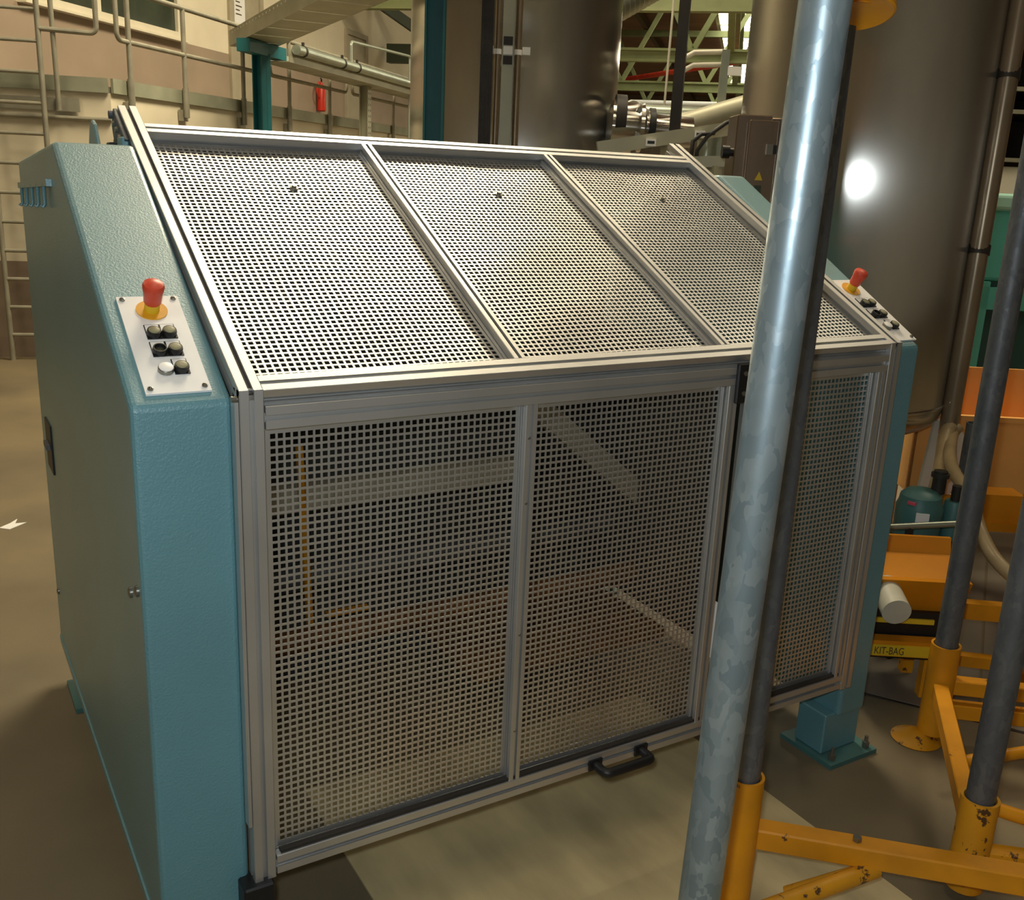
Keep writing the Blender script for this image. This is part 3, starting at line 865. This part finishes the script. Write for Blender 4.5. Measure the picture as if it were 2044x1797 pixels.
        obj('bottom_flange', MB().box((x0 - 0.004, 0.06, 0.14), (x0 + 0.02, 1.6, 0.165)), 'teal', c, smooth=False)
    return c
side_cabinet(-0.183, -0.003, 'teal side cabinet at the left with a white control plate on its slope', -0.093, True)
side_cabinet(1.834, 1.953, 'teal side cabinet at the right, mostly hidden behind the galvanised pole', 1.897, False)

# sloping hood
hood = thing('sloping_hood', 'sloping hood of three perforated steel panels in an aluminium frame', 'machine guard', (WD / 2, 0.5, 1.3))
def P_(x, s, dn=0.0): return S(x, s, -0.0225 + dn)
obj('side_bar', profile(P_(0.0225, 0.0), P_(0.0225, 1.141), NV), 'alu', hood, smooth=False)
obj('side_bar', profile(P_(WD - 0.0225, 0.0), P_(WD - 0.0225, 1.141), NV), 'alu', hood, smooth=False)
obj('top_bar', profile(P_(0.045, 1.028), P_(WD - 0.045, 1.028), NV), 'alu', hood, smooth=False)
obj('bottom_bar', profile(P_(0.045, 0.0225), P_(WD - 0.045, 0.0225), NV), 'alu', hood, smooth=False)
obj('divider_bar', profile(S(0.620, 0.045, -0.015), S(0.620, 1.0055, -0.015), NV, 0.030, 0.008, 0.008), 'alu', hood, smooth=False)
obj('divider_bar', profile(S(1.213, 0.045, -0.015), S(1.213, 1.0055, -0.015), NV, 0.030, 0.008, 0.008), 'alu', hood, smooth=False)
# slot floors, dark plastic strips lying in the grooves of the outer bars
for x in (0.0225, WD - 0.0225):
    obj('slot_strip', MB().obox(S(x, 0.57, -0.0075), (0.0048, 0, 0), SV * 0.569, NV * 0.002), 'slot', hood, smooth=False)
for x in (0.620, 1.213):
    obj('slot_strip', MB().obox(S(x, 0.525, -0.0062), (0.0038, 0, 0), SV * 0.479, NV * 0.001), 'slot', hood, smooth=False)
for i, (a, b) in enumerate(((0.046, 0.604), (0.636, 1.197), (1.229, WD - 0.046))):
    perf_sheet('perforated_panel', S(a, 0.046, -0.028), (1, 0, 0), SV, b - a, 0.958, hood, NV, 0.0148, 0.0103, 0.002, 0.0016, seed=i * 2.1)
    obj('panel_screw', MB().lathe([(0.011, 0.001), (0.011, 0.003), (0.006, 0.004), (0.006, 0.009)], S((a + b) / 2 + 0.03, 0.80, -0.028), NV, 16), 'screw', hood)
# hinge brackets at the upper left end
br = obj('hinge_bracket', MB().prism([(-0.002, 0.875, 1.762), (-0.002, 1.013, 1.838), (-0.002, 1.045, 1.80), (-0.002, 1.02, 1.745), (-0.002, 0.93, 1.735)], (-0.010, 0, 0)), 'galv_dull', hood, smooth=False, bevel=0.002)
for y, z in ((0.925, 1.766), (0.96, 1.785), (0.995, 1.80), (0.985, 1.757)):
    obj('bracket_bolt', MB().lathe([(0.007, 0), (0.007, 0.007)], (-0.012, y, z), (-1, 0, 0), 6), 'screw', br)
obj('hinge_block', MB().box((-0.030, 0.985, 1.728), (-0.012, 1.03, 1.755)), 'black', hood, smooth=False, bevel=0.003)
obj('hinge_cap', MB().box((-0.020, 0.885, 1.737), (-0.001, 0.935, 1.768)), 'teal', hood, smooth=False, bevel=0.003)
obj('top_stud', MB().cyl((-0.002, 1.03, 1.822), (-0.02, 1.03, 1.822), 0.010, 10), 'galv_dull', hood)
obj('pivot_plate', MB().prism([(-0.052, 1.02, 1.735), (-0.052, 1.17, 1.735), (-0.052, 1.13, 1.795), (-0.052, 1.10, 1.81), (-0.052, 1.07, 1.80)], (0.010, 0, 0)), 'teal', hood, smooth=False, bevel=0.003)

# front frame with posts
fr = thing('front_frame', 'aluminium posts and top rail carrying the front guard', 'machine frame', (WD / 2, 0.02, 0))
for x in (0.0225, WD - 0.0225):
    p = obj('post', profile((x, 0.0225, 0.265), (x, 0.0225, 1.322), (0, -1, 0)), 'alu', fr, smooth=False)
    if x < 1:
        obj('post_foot', MB().box((x - 0.05, -0.015, 0.20), (x + 0.015, 0.05, 0.265)), 'black', fr, smooth=False, bevel=0.004)
        obj('foot_stud', MB().cyl((x - 0.018, 0.018, 0.0), (x - 0.018, 0.018, 0.2), 0.012, 12), 'dark', fr)
obj('edge_strip', MB().box((-0.008, 0.004, 0.40), (-0.001, 0.03, 1.30)), 'alu', fr, smooth=False)
obj('corner_screw', MB().cyl((-0.001, 0.012, 1.305), (-0.012, 0.012, 1.305), 0.006, 12), 'screw', fr)
obj('top_rail', profile((0.045, 0.045, 1.287), (WD - 0.045, 0.045, 1.287), (0, 0, 1), 0.03, 0.008, 0.008), 'alu', fr, smooth=False)
obj('inner_upright', profile((1.255, 0.055, 0.27), (1.255, 0.055, 1.27), (0, -1, 0), 0.03, 0.008, 0.008), 'alu', fr, smooth=False)

def guard(name, label, x0, x1, stiles, n, sheets):
    g = thing(name, label, 'machine guard', ((x0 + x1) / 2, 0.02, 0.27))
    obj('top_rail', profile((x0, 0.0225, 1.267), (x1, 0.0225, 1.267), (0, 0, 1)), 'alu', g, smooth=False)
    obj('bottom_rail', profile((x0, 0.0225, 0.2925), (x1, 0.0225, 0.2925), (0, 0, 1)), 'alu', g, smooth=False)
    for x in stiles:
        obj('stile', profile((x, 0.017, 0.315), (x, 0.017, 1.2445), (0, -1, 0), 0.030, 0.007, 0.006), 'alu', g, smooth=False)
    for i, (a, b) in enumerate(sheets):
        perf_sheet('perforated_panel', (a, 0.026, 0.318), (1, 0, 0), (0, 0, 1), b - a, 0.924, g, (0, -1, 0), 0.0148, 0.0103, 0.002, 0.0009, seed=3.3 + i * 1.7 + n)
    # sealing strip along the bottom
    obj('seal_strip', MB().box((x0 + 0.01, 0.004, 0.316), (x1 - 0.01, 0.020, 0.322)), 'dark', g, smooth=False)
    return g
door = guard('guard_door', 'perforated front guard door with a black bow handle at its bottom rail', 0.048, 1.236, (0.633, 1.2185), 0, ((0.052, 0.617), (0.649, 1.203)))
hx0, hx1 = 0.872, 1.018
obj('handle', MB().tube([(hx0, 0.0, 0.287), (hx0, -0.03, 0.287)] + arc((hx0 + 0.014, -0.036, 0.287), 0.014, 180, 270, (1, 0, 0), (0, 1, 0), 4) + arc((hx1 - 0.014, -0.036, 0.287), 0.014, 270, 360, (1, 0, 0), (0, 1, 0), 4) + [(hx1, -0.03, 0.287), (hx1, 0.0, 0.287)], 0.0125, 12).box((hx0 - 0.02, -0.006, 0.274), (hx0 + 0.02, 0.002, 0.302)).box((hx1 - 0.02, -0.006, 0.274), (hx1 + 0.02, 0.002, 0.302)), 'black', door, label='black bow handle')
hg = obj('hinge', MB().box((1.218, -0.010, 1.20), (1.262, 0.002, 1.30)), 'black', door, smooth=False, bevel=0.003, label='black plastic hinge')
for z in (1.225, 1.275):
    obj('hinge_screw', MB().lathe([(0.006, 0), (0.006, 0.003)], (1.24, -0.010, z), (0, -1, 0), 12), 'screw', hg)
for z in (1.17, 1.02, 0.70, 0.45):
    obj('stile_rivet', MB().lathe([(0.004, 0), (0.003, 0.002)], (0.628, 0.002, z), (0, -1, 0), 10), 'screw', door)
obj('white_sticker', MB().box((1.236, 0.0, 0.50), (1.242, 0.018, 0.66)), 'label', door, smooth=False)
guard('fixed_guard_panel', 'narrow perforated front panel at the right behind the galvanised pole', 1.272, 1.782, (1.288, 1.766), 5, ((1.304, 1.750),))

# machinery inside the guard
inn = thing('machine_core', 'dark machine bed and rollers inside the perforated guard', 'machine', (0.9, 1.3, 0))
obj('back_panel', MB().box((0.02, 1.34, 0.0), (1.80, 1.36, 1.60)), 'inner', inn, smooth=False)
obj('rear_screen', MB().prism([(0.03, 0.975, 1.745), (0.03, 0.99, 1.745), (0.03, 1.36, 1.60), (0.03, 1.34, 1.59)], (1.77, 0, 0)).box((0.03, 0.975, 1.66), (1.80, 0.985, 1.745)), 'inner', inn, smooth=False)
obj('lower_beam', MB().box((0.02, 1.25, 0.0), (1.77, 1.33, 0.30)), 'inner', inn, smooth=False)
obj('cross_beam', MB().box((0.02, 1.0, 0.700), (1.30, 1.08, 0.780)), 'beam_cream', inn, smooth=False, bevel=0.004)
obj('roller', MB().cyl((0.03, 1.12, 0.44), (1.76, 1.12, 0.44), 0.05, 20), 'galv_dull', inn)
obj('roller', MB().cyl((0.03, 0.95, 0.30), (1.76, 0.95, 0.30), 0.035, 20), 'rust', inn)
obj('roller', MB().cyl((0.03, 1.05, 1.02), (1.76, 1.05, 1.02), 0.06, 20), 'inner', inn)
obj('diagonal_arm', MB().bar((1.20, 0.98, 1.03), (1.80, 0.98, 0.55), 0.06, 0.075), 'beam_cream', inn, smooth=False)
obj('guide_rod', MB().cyl((0.475, 0.98, 0.24), (0.445, 0.98, 0.92), 0.012, 10), 'yellow', inn)
obj('guide_rod', MB().bar((0.52, 0.97, 0.36), (0.66, 0.97, 0.36), 0.02, 0.014), 'yellow', inn)
obj('drip_tray', MB().box((0.95, 0.75, 0.12), (1.74, 1.22, 0.15)), 'rust', inn, smooth=False)
obj('motor', MB().cyl((1.30, 1.10, 0.62), (1.62, 1.10, 0.62), 0.10, 24), 'dark', inn)
obj('side_plate', MB().box((0.06, 0.72, 0.35), (0.08, 1.3, 1.2)), 'beam_cream', inn, smooth=False)
obj('side_plate', MB().box((1.72, 0.5, 0.20), (1.74, 1.3, 1.2)), 'inner', inn, smooth=False)

# board lying on the floor under the front guard
o = obj('floor_board', MB().box((0.32, -0.95, 0.0), (1.51, 0.62, 0.006)), 'sheet', smooth=False)
tag(o, 'pale scuffed board lying on the floor under the front guard', 'board')
o = obj('paper_scrap', MB().prism([(-0.262, 3.24, 0.0), (-0.22, 3.20, 0.0), (-0.14, 3.27, 0.0), (-0.19, 3.275, 0.0), (-0.175, 3.34, 0.0), (-0.21, 3.29, 0.0)], (0, 0, 0.002)), 'label', smooth=False)
tag(o, 'small torn white paper scrap on the floor at the far left', 'paper')

# ================================================================== stands and poles at the right
# tall galvanised pole nearest the camera
gp = thing('galvanised_pole', 'thick bright galvanised pole standing nearest the camera', 'pole', (0.690, -0.615, 0), 'galvanised poles')
P1a, P1b = Vector((0.669, -0.597, 0.02)), Vector((0.712, -0.636, 2.6))
obj('tube', MB().cyl(P1a, P1b, 0.0385, 40), 'galv', gp)
obj('socket', MB().cyl((0.669, -0.597, 0), (0.673, -0.601, 0.27), 0.047, 24), 'yellow', gp)
obj('foot_disc', MB().lathe([(0.11, 0), (0.11, 0.006), (0.05, 0.02)], (0.669, -0.597, 0), UP, 28), 'yellow', gp)
jt = P1a.lerp(P1b, (1.705 - 0.02) / 2.58)

def pole_socket(parent, x, y, ztop, polem, r, top, worn_=False, foot=True):
    obj('socket', MB().lathe([(r + 0.011, 0.03), (r + 0.011, ztop), (r + 0.004, ztop), (r + 0.004, ztop - 0.02)], (x, y, 0), UP, 28), 'yellow_worn' if worn_ else 'yellow', parent)
    if foot:
        obj('foot_disc', MB().lathe([(0.075, 0), (0.078, 0.004), (0.055, 0.012), (0.028, 0.03)], (x - 0.045, y + 0.02, 0), UP, 28), 'yellow_worn', parent)
    if top:
        obj('pole', MB().cyl((x, y, 0.04), (x, y, top), r, 28), polem, parent)

# stand with the pole right behind the bright one
sa = thing('yellow_stand', 'yellow stand with a dark pole directly behind the bright galvanised pole', 'stand', (1.35, -0.5, 0), 'yellow pole stands')
pole_socket(sa, 1.090, -0.303, 0.37, 'galv_dull', 0.034, 2.02)
cax = Vector((-0.18, -0.26, -1)).normalized()
obj('collar_disc', MB().lathe([(0.072, 0.0), (0.074, 0.003), (0.074, 0.013), (0.070, 0.015), (0.045, 0.006)], (1.118, -0.315, 2.058), cax, 40), 'yellow', sa, label='tilted yellow collar disc')
obj('top_tube', MB().cyl((1.118, -0.315, 2.06), (1.118, -0.315, 2.5), 0.036, 24), 'orange', sa)
obj('base_beam', MB().bar((1.12, -0.30, 0.20), (1.75, -0.90, 0.20), 0.055, 0.055), 'yellow', sa, smooth=False, bevel=0.004)
obj('brace_tube', MB().cyl((0.92, -0.46, 0.14), (1.335, -0.515, 0.165), 0.021, 14), 'yellow_worn', sa)
obj('brace_tube', MB().cyl((1.33, -0.50, 0.16), (1.22, -0.36, 0.03), 0.014, 12), 'yellow_worn', sa)
obj('beam_bolt', MB().cyl((1.305, -0.475, 0.2275), (1.305, -0.475, 0.238), 0.011, 6), 'screw', sa)
obj('foot_disc', MB().lathe([(0.10, 0), (0.10, 0.005), (0.06, 0.014)], (1.62, -0.70, 0.0), UP, 28), 'yellow', sa)

# stand with two poles further right
sb = thing('yellow_stand', 'worn yellow stand with two dark poles joined by a slanting bar', 'stand', (1.95, -0.3, 0), 'yellow pole stands')
pole_socket(sb, 2.215, -0.04, 0.34, 'galv_dull', 0.0345, 2.3)
pole_socket(sb, 1.650, -0.555, 0.285, 'galv_dull', 0.0345, 2.3, True, False)
obj('tie_bar', MB().bar((2.17, -0.075, 0.20), (1.67, -0.53, 0.19), 0.045, 0.05), 'yellow', sb, smooth=False, bevel=0.003)
for z in (0.20, 0.115):
    obj('cross_bar', MB().bar((2.215, -0.04, z), (2.72, -0.46, z), 0.045, 0.05), 'yellow', sb, smooth=False, bevel=0.003)
obj('cross_bar', MB().bar((1.65, -0.555, 0.115), (2.15, -0.98, 0.115), 0.045, 0.06), 'yellow_worn', sb, smooth=False, bevel=0.003)
obj('brace_tube', MB().cyl((2.02, -0.25, 0.09), (2.55, -0.42, 0.115), 0.018, 14), 'yellow', sb)
obj('brace_tube', MB().cyl((1.69, -0.50, 0.23), (2.05, -0.86, 0.14), 0.018, 14), 'yellow', sb)

# stands in the background right
sc = thing('yellow_stand', 'farther yellow stand with short cut-off grey tubes at the right edge', 'stand', (3.1, 0.1, 0), 'yellow pole stands')
for x, y, z0, z1 in ((2.78, 0.02, 0.35, 0.73), (3.02, 0.13, 0.40, 0.60), (3.35, 0.72, 0.45, 0.78)):
    obj('socket', MB().lathe([(0.045, 0.03), (0.045, z0)], (x, y, 0), UP, 24), 'yellow', sc)
    obj('stub_tube', MB().lathe([(0.036, z0 - 0.05), (0.036, z1), (0.030, z1), (0.030, z1 - 0.05)], (x, y, 0), UP, 24), 'galv_dull', sc)
obj('cross_bar', MB().bar((2.78, 0.02, 0.30), (2.35, 0.36, 0.30), 0.045, 0.06), 'yellow', sc, smooth=False)
obj('cross_bar', MB().bar((2.78, 0.02, 0.20), (3.20, -0.30, 0.20), 0.045, 0.06), 'yellow', sc, smooth=False)
obj('cross_bar', MB().bar((3.02, 0.13, 0.36), (3.6, 0.55, 0.36), 0.045, 0.06), 'yellow', sc, smooth=False)
obj('cross_bar', MB().bar((2.45, 0.14, 0.16), (2.86, -0.14, 0.13), 0.04, 0.04), 'yellow', sc, smooth=False)
obj('brace_tube', MB().cyl((2.62, 0.0, 0.30), (2.95, -0.10, 0.03), 0.018, 14), 'yellow', sc)

# bagging unit: trough, white drum end, black base panel and lettered yellow beam
kb = thing('bagging_unit', 'orange trough unit with a lettered yellow beam beside the right cabinet', 'bagging machine', (2.4, 0.3, 0))
LD = Vector((0.834, -0.551, 0)); BD = Vector((0.551, 0.834, 0))
K0 = Vector((2.20, 0.165, 0))
def K(a, b, z): return K0 + LD * a + BD * b + UP * z
def kbox(mb, a0, a1, b0, b1, z0, z1):
    return mb.obox(K((a0 + a1) / 2, (b0 + b1) / 2, (z0 + z1) / 2), LD * (a1 - a0) / 2, BD * (b1 - b0) / 2, UP * (z1 - z0) / 2)
lb = obj('label_beam', kbox(MB(), -0.10, 0.21, 0, 0.05, 0.205, 0.262), 'orange', kb, smooth=False)
obj('label_strip', kbox(MB(), -0.09, 0.205, -0.003, 0.0, 0.208, 0.248), 'yellow_label', lb, smooth=False)
rot = Matrix((LD, UP, -BD)).transposed()
text_obj('lettering', 'KIT-BAG', 0.038, K(-0.038, -0.0032, 0.214), rot, 'ink', lb, sx=0.7)
obj('black_base', kbox(MB(), -0.10, 0.22, 0.06, 0.34, 0.17, 0.345), 'black', kb, smooth=False)
obj('yellow_edge', kbox(MB(), -0.10, 0.17, 0.052, 0.066, 0.305, 0.322), 'yellow_label', kb, smooth=False)
tr_ = MB()
tr_.prism([K(-0.12, 0.02, 0.475), K(-0.12, 0.05, 0.475), K(-0.12, 0.13, 0.375), K(-0.12, 0.08, 0.345)], LD * 0.38)
obj('trough_lip', tr_, 'orange', kb, smooth=False)
obj('trough_floor', MB().prism([K(-0.12, 0.05, 0.465), K(-0.12, 0.22, 0.50), K(-0.12, 0.22, 0.485), K(-0.12, 0.06, 0.45)], LD * 0.38), 'orange', kb, smooth=False)
obj('trough_back', MB().prism([K(-0.12, 0.22, 0.485), K(-0.12, 0.24, 0.555), K(-0.12, 0.255, 0.555), K(-0.12, 0.24, 0.48)], LD * 0.38), 'orange', kb, smooth=False)
obj('trough_end', kbox(MB(), -0.13, -0.12, 0.03, 0.25, 0.35, 0.55), 'orange', kb, smooth=False)
obj('dark_port', MB().cyl(K(-0.055, 0.205, 0.53), K(-0.055, 0.23, 0.53), 0.032, 24), 'black', kb)
obj('drum_end', MB().cyl((2.155, 0.113, 0.398), Vector((2.155, 0.113, 0.398)) + BD * 0.14 + UP * 0.03, 0.047, 32), 'knob', kb, label='pale round drum end')
for a in (-0.08, 0.18):
    obj('leg', kbox(MB(), a, a + 0.04, 0.1, 0.14, 0.0, 0.18), 'yellow', kb, smooth=False)
    obj('leg', kbox(MB(), a, a + 0.04, 0.28, 0.32, 0.0, 0.18), 'yellow', kb, smooth=False)

pm = thing('pump', 'green pump with a white label below the ribbed hoses', 'pump', (2.78, 0.55, 0))
obj('pump_body', MB().lathe([(0.085, 0.40), (0.088, 0.50), (0.088, 0.545), (0.080, 0.565), (0.076, 0.59), (0.055, 0.61), (0.02, 0.617)], (2.785, 0.53, 0), UP, 36), 'pump', pm)
obj('side_chamber', MB().lathe([(0.04, 0.42), (0.04, 0.565), (0.035, 0.575)], (2.895, 0.455, 0), UP, 24), 'pump', pm)
obj('label', MB().obox((2.722, 0.466, 0.522), Vector((0.70, -0.71, 0)) * 0.024, Vector((0.71, 0.70, 0)) * 0.004, UP * 0.020), 'label', pm, smooth=False)
obj('pink_sticker', MB().obox((2.707, 0.51, 0.572), Vector((0.25, -0.97, 0)) * 0.016, Vector((0.97, 0.25, 0)) * 0.004, UP * 0.006), 'pink', pm, smooth=False)
obj('base', MB().box((2.69, 0.42, 0.0), (2.95, 0.64, 0.41)), 'turq_dark', pm, smooth=False)
obj('outlet_neck', MB().cyl((2.84, 0.50, 0.60), (2.84, 0.50, 0.69), 0.026, 16).cyl((2.84, 0.50, 0.665), (2.84, 0.50, 0.68), 0.034, 16), 'dark', pm)
obj('outlet_neck', MB().cyl((2.895, 0.455, 0.57), (2.895, 0.455, 0.635), 0.02, 16), 'dark', pm)
o = obj('guard_rail', MB().cyl((2.42, 0.48, 0.525), (2.72, 0.305, 0.557), 0.012, 12), 'pipe_silver')
tag(o, 'level silver tube between the pump and the orange trough', 'tube')
kbp = obj('tube_support', MB().bar((2.56, 0.40, 0.0), (2.56, 0.40, 0.535), 0.02, 0.02), 'dark', smooth=False)
tag(kbp, 'thin upright under the level silver tube', 'upright')

def hose(label, pts, r, rib=True):
    P = [Vector(p) for p in pts]
    out = []
    n = 14
    for i in range(len(P) - 1):
        p0, p1, p2, p3 = P[max(i - 1, 0)], P[i], P[i + 1], P[min(i + 2, len(P) - 1)]
        for k in range(n):
            t = k / n
            out.append(0.5 * ((2 * p1) + (p2 - p0) * t + (2 * p0 - 5 * p1 + 4 * p2 - p3) * t * t + (3 * p1 - p0 - 3 * p2 + p3) * t ** 3))
    out.append(P[-1])
    rr = [r * (1 + (0.05 if (i % 2 and rib) else 0)) for i in range(len(out))]
    return tag(obj('ribbed_hose', MB().tube(out, rr, 16), 'hose'), label, 'hose', 'ribbed hoses by the right tank')
hose('straight beige ribbed hose dropping onto the green pump', [(3.345, 0.83, 0.74), (3.29, 0.81, 0.70), (3.141, 0.705, 0.635), (2.99, 0.605, 0.60), (2.90, 0.55, 0.58)], 0.030)
hose('beige ribbed hose curving away to the right behind the dark poles', [(3.375, 0.815, 0.74), (3.318, 0.80, 0.70), (3.05, 0.60, 0.66), (2.90, 0.40, 0.60), (2.80, 0.27, 0.52), (2.715, 0.14, 0.47), (2.73, 0.028, 0.42), (2.85, -0.15, 0.36)], 0.024)
pv = thing('standpipe', 'long bronze-tinted pipe clamped to the right flank of the right tank', 'pipe', (3.72, 1.1, 0))
sp0, sp1 = Vector((3.17, 0.73, 0.97)), Vector((3.70, 1.02, 4.0))
obj('pipe', MB().cyl((3.355, 0.845, 0.70), (3.355, 0.845, 4.0), 0.040, 24), 'hosepipe', pv)
for z, x, y in ((1.50, 3.355, 0.845), (2.19, 3.355, 0.845)):
    obj('clamp', MB().cyl((x, y, z - 0.02), (x + 0.008, y + 0.005, z + 0.02), 0.045, 18).bar((x, y, z), (x - 0.02, y + 0.09, z), 0.02, 0.03), 'dark', pv)

# background right: orange bins, turquoise cabinet, rack
ob = thing('orange_bin', 'large faded orange bin behind the dark poles at the right', 'bin', (3.9, 0.95, 0))
c_ = Vector((3.86, 1.05, 0))
def bb(mb, a0, a1, b0, b1, z0, z1):
    return mb.obox(c_ + LD * (a0 + a1) / 2 + BD * (b0 + b1) / 2 + UP * (z0 + z1) / 2, LD * (a1 - a0) / 2, BD * (b1 - b0) / 2, UP * (z1 - z0) / 2)
obj('front_wall', bb(MB(), -0.28, 0.5, 0.0, 0.015, 0.30, 0.68), 'orange_pale', ob, smooth=False)
obj('back_wall', bb(MB(), -0.28, 0.5, 0.40, 0.415, 0.30, 0.86), 'orange_pale', ob, smooth=False)
obj('side_wall', bb(MB(), -0.28, -0.265, 0.0, 0.415, 0.30, 0.70), 'orange_pale', ob, smooth=False)
obj('side_wall', bb(MB(), 0.485, 0.5, 0.0, 0.415, 0.30, 0.70), 'orange_pale', ob, smooth=False)
obj('bottom', bb(MB(), -0.28, 0.5, 0.0, 0.415, 0.29, 0.305), 'orange_pale', ob, smooth=False)
obj('rim', bb(MB(), -0.29, 0.51, -0.01, 0.02, 0.665, 0.69), 'orange_pale', ob, smooth=False)
for a in (-0.25, 0.45):
    obj('leg', bb(MB(), a, a + 0.05, 0.05, 0.1, 0, 0.3), 'yellow', ob, smooth=False)
    obj('leg', bb(MB(), a, a + 0.05, 0.32, 0.37, 0, 0.3), 'yellow', ob, smooth=False)
o2 = thing('orange_trolley', 'low orange trolley in front of the faded orange bin', 'trolley', (3.5, 0.7, 0))
obj('deck', MB().obox((3.55, 0.62, 0.36), LD * 0.36, BD * 0.16, UP * 0.02), 'orange', o2, smooth=False)
obj('side_board', MB().obox((3.50, 0.55, 0.42), LD * 0.36, BD * 0.01, UP * 0.05), 'orange', o2, smooth=False)
obj('box', MB().obox((3.42, 0.60, 0.44), LD * 0.08, BD * 0.06, UP * 0.06), 'orange', o2, smooth=False)
for p in ((3.3, 0.66), (3.72, 0.38), (3.40, 0.84), (3.82, 0.56)):
    obj('wheel', MB().cyl((p[0], p[1], 0.05), (p[0] + 0.03, p[1] - 0.02, 0.05), 0.05, 18), 'black', o2)
    obj('leg', MB().cyl((p[0] + 0.015, p[1] - 0.01, 0.05), (p[0] + 0.015, p[1] - 0.01, 0.35), 0.015, 10), 'yellow', o2)
o = obj('white_board', MB().prism([(3.33, 0.93, 0.37), (3.47, 0.86, 0.40), (3.52, 0.84, 0.64), (3.43, 0.88, 0.76), (3.36, 0.92, 0.74)], (0.012, 0.02, 0)), 'white_board', smooth=False)
tag(o, 'off-white board leaning on the faded orange bin behind the hoses', 'board')

tq = thing('turquoise_cabinet', 'turquoise machine cabinet with a pale top behind the right tank', 'machine', (6.2, 2.4, 0))
F0 = Vector((6.05, 2.75, 0))
def tqb(mb, a0, a1, b0, b1, z0, z1):
    return mb.obox(F0 + LF * (a0 + a1) / 2 + HF * (b0 + b1) / 2 + UP * (z0 + z1) / 2, LF * (a1 - a0) / 2, HF * (b1 - b0) / 2, UP * (z1 - z0) / 2)
obj('body', tqb(MB(), -0.5, 0.9, 0, 0.9, 1.12, 1.72), 'turq', tq, smooth=False, bevel=0.03)
obj('pale_cover', tqb(MB(), -0.52, 0.92, -0.02, 0.92, 1.62, 1.74), 'turq_pale', tq, smooth=False, bevel=0.03)
obj('lower_panel', tqb(MB(), -0.5, 0.12, 0.02, 0.9, 0.30, 1.12), 'turq_dark', tq, smooth=False)
obj('lower_panel', tqb(MB(), 0.2, 0.9, 0.02, 0.9, 0.30, 1.12), 'turq_dark', tq, smooth=False)
for a in (-0.16, 0.14, 0.62):
    obj('upright', tqb(MB(), a, a + 0.06, -0.03, 0.02, 0.05, 1.12), 'turq', tq, smooth=False)
obj('band', tqb(MB(), -0.5, 0.9, -0.03, 0.0, 0.92, 1.08), 'turq', tq, smooth=False)
for a in (-0.45, 0.8):
    obj('foot', tqb(MB(), a, a + 0.08, 0.1, 0.8, 0.0, 0.3), 'black', tq, smooth=False)
rk = thing('storage_rack', 'dark steel storage rack rising behind the turquoise cabinet', 'rack', (7.6, 4.0, 0))
R0 = Vector((7.7, 4.05, 0))
def rb(mb, a0, a1, b0, b1, z0, z1):
    return mb.obox(R0 + LF * (a0 + a1) / 2 + HF * (b0 + b1) / 2 + UP * (z0 + z1) / 2, LF * (a1 - a0) / 2, HF * (b1 - b0) / 2, UP * (z1 - z0) / 2)
obj('back_sheet', rb(MB(), -0.8, 1.6, 0.95, 1.0, 0, 4.5), 'dark', rk, smooth=False)
for z in (2.02, 2.43, 2.62, 3.3):
    obj('shelf_rail', rb(MB(), -0.8, 1.6, 0.0, 0.06, z, z + 0.035), 'galv_rail', rk, smooth=False)
    obj('shelf', rb(MB(), -0.8, 1.6, 0.06, 0.95, z, z + 0.02), 'dark', rk, smooth=False)
for a in (-0.8, 1.52):
    obj('upright', rb(MB(), a, a + 0.08, 0, 0.08, 0, 4.5), 'dark', rk, smooth=False)
obj('white_panel', rb(MB(), -0.8, 1.6, 0.05, 0.08, 1.72, 1.98), 'white_board', rk, smooth=False)
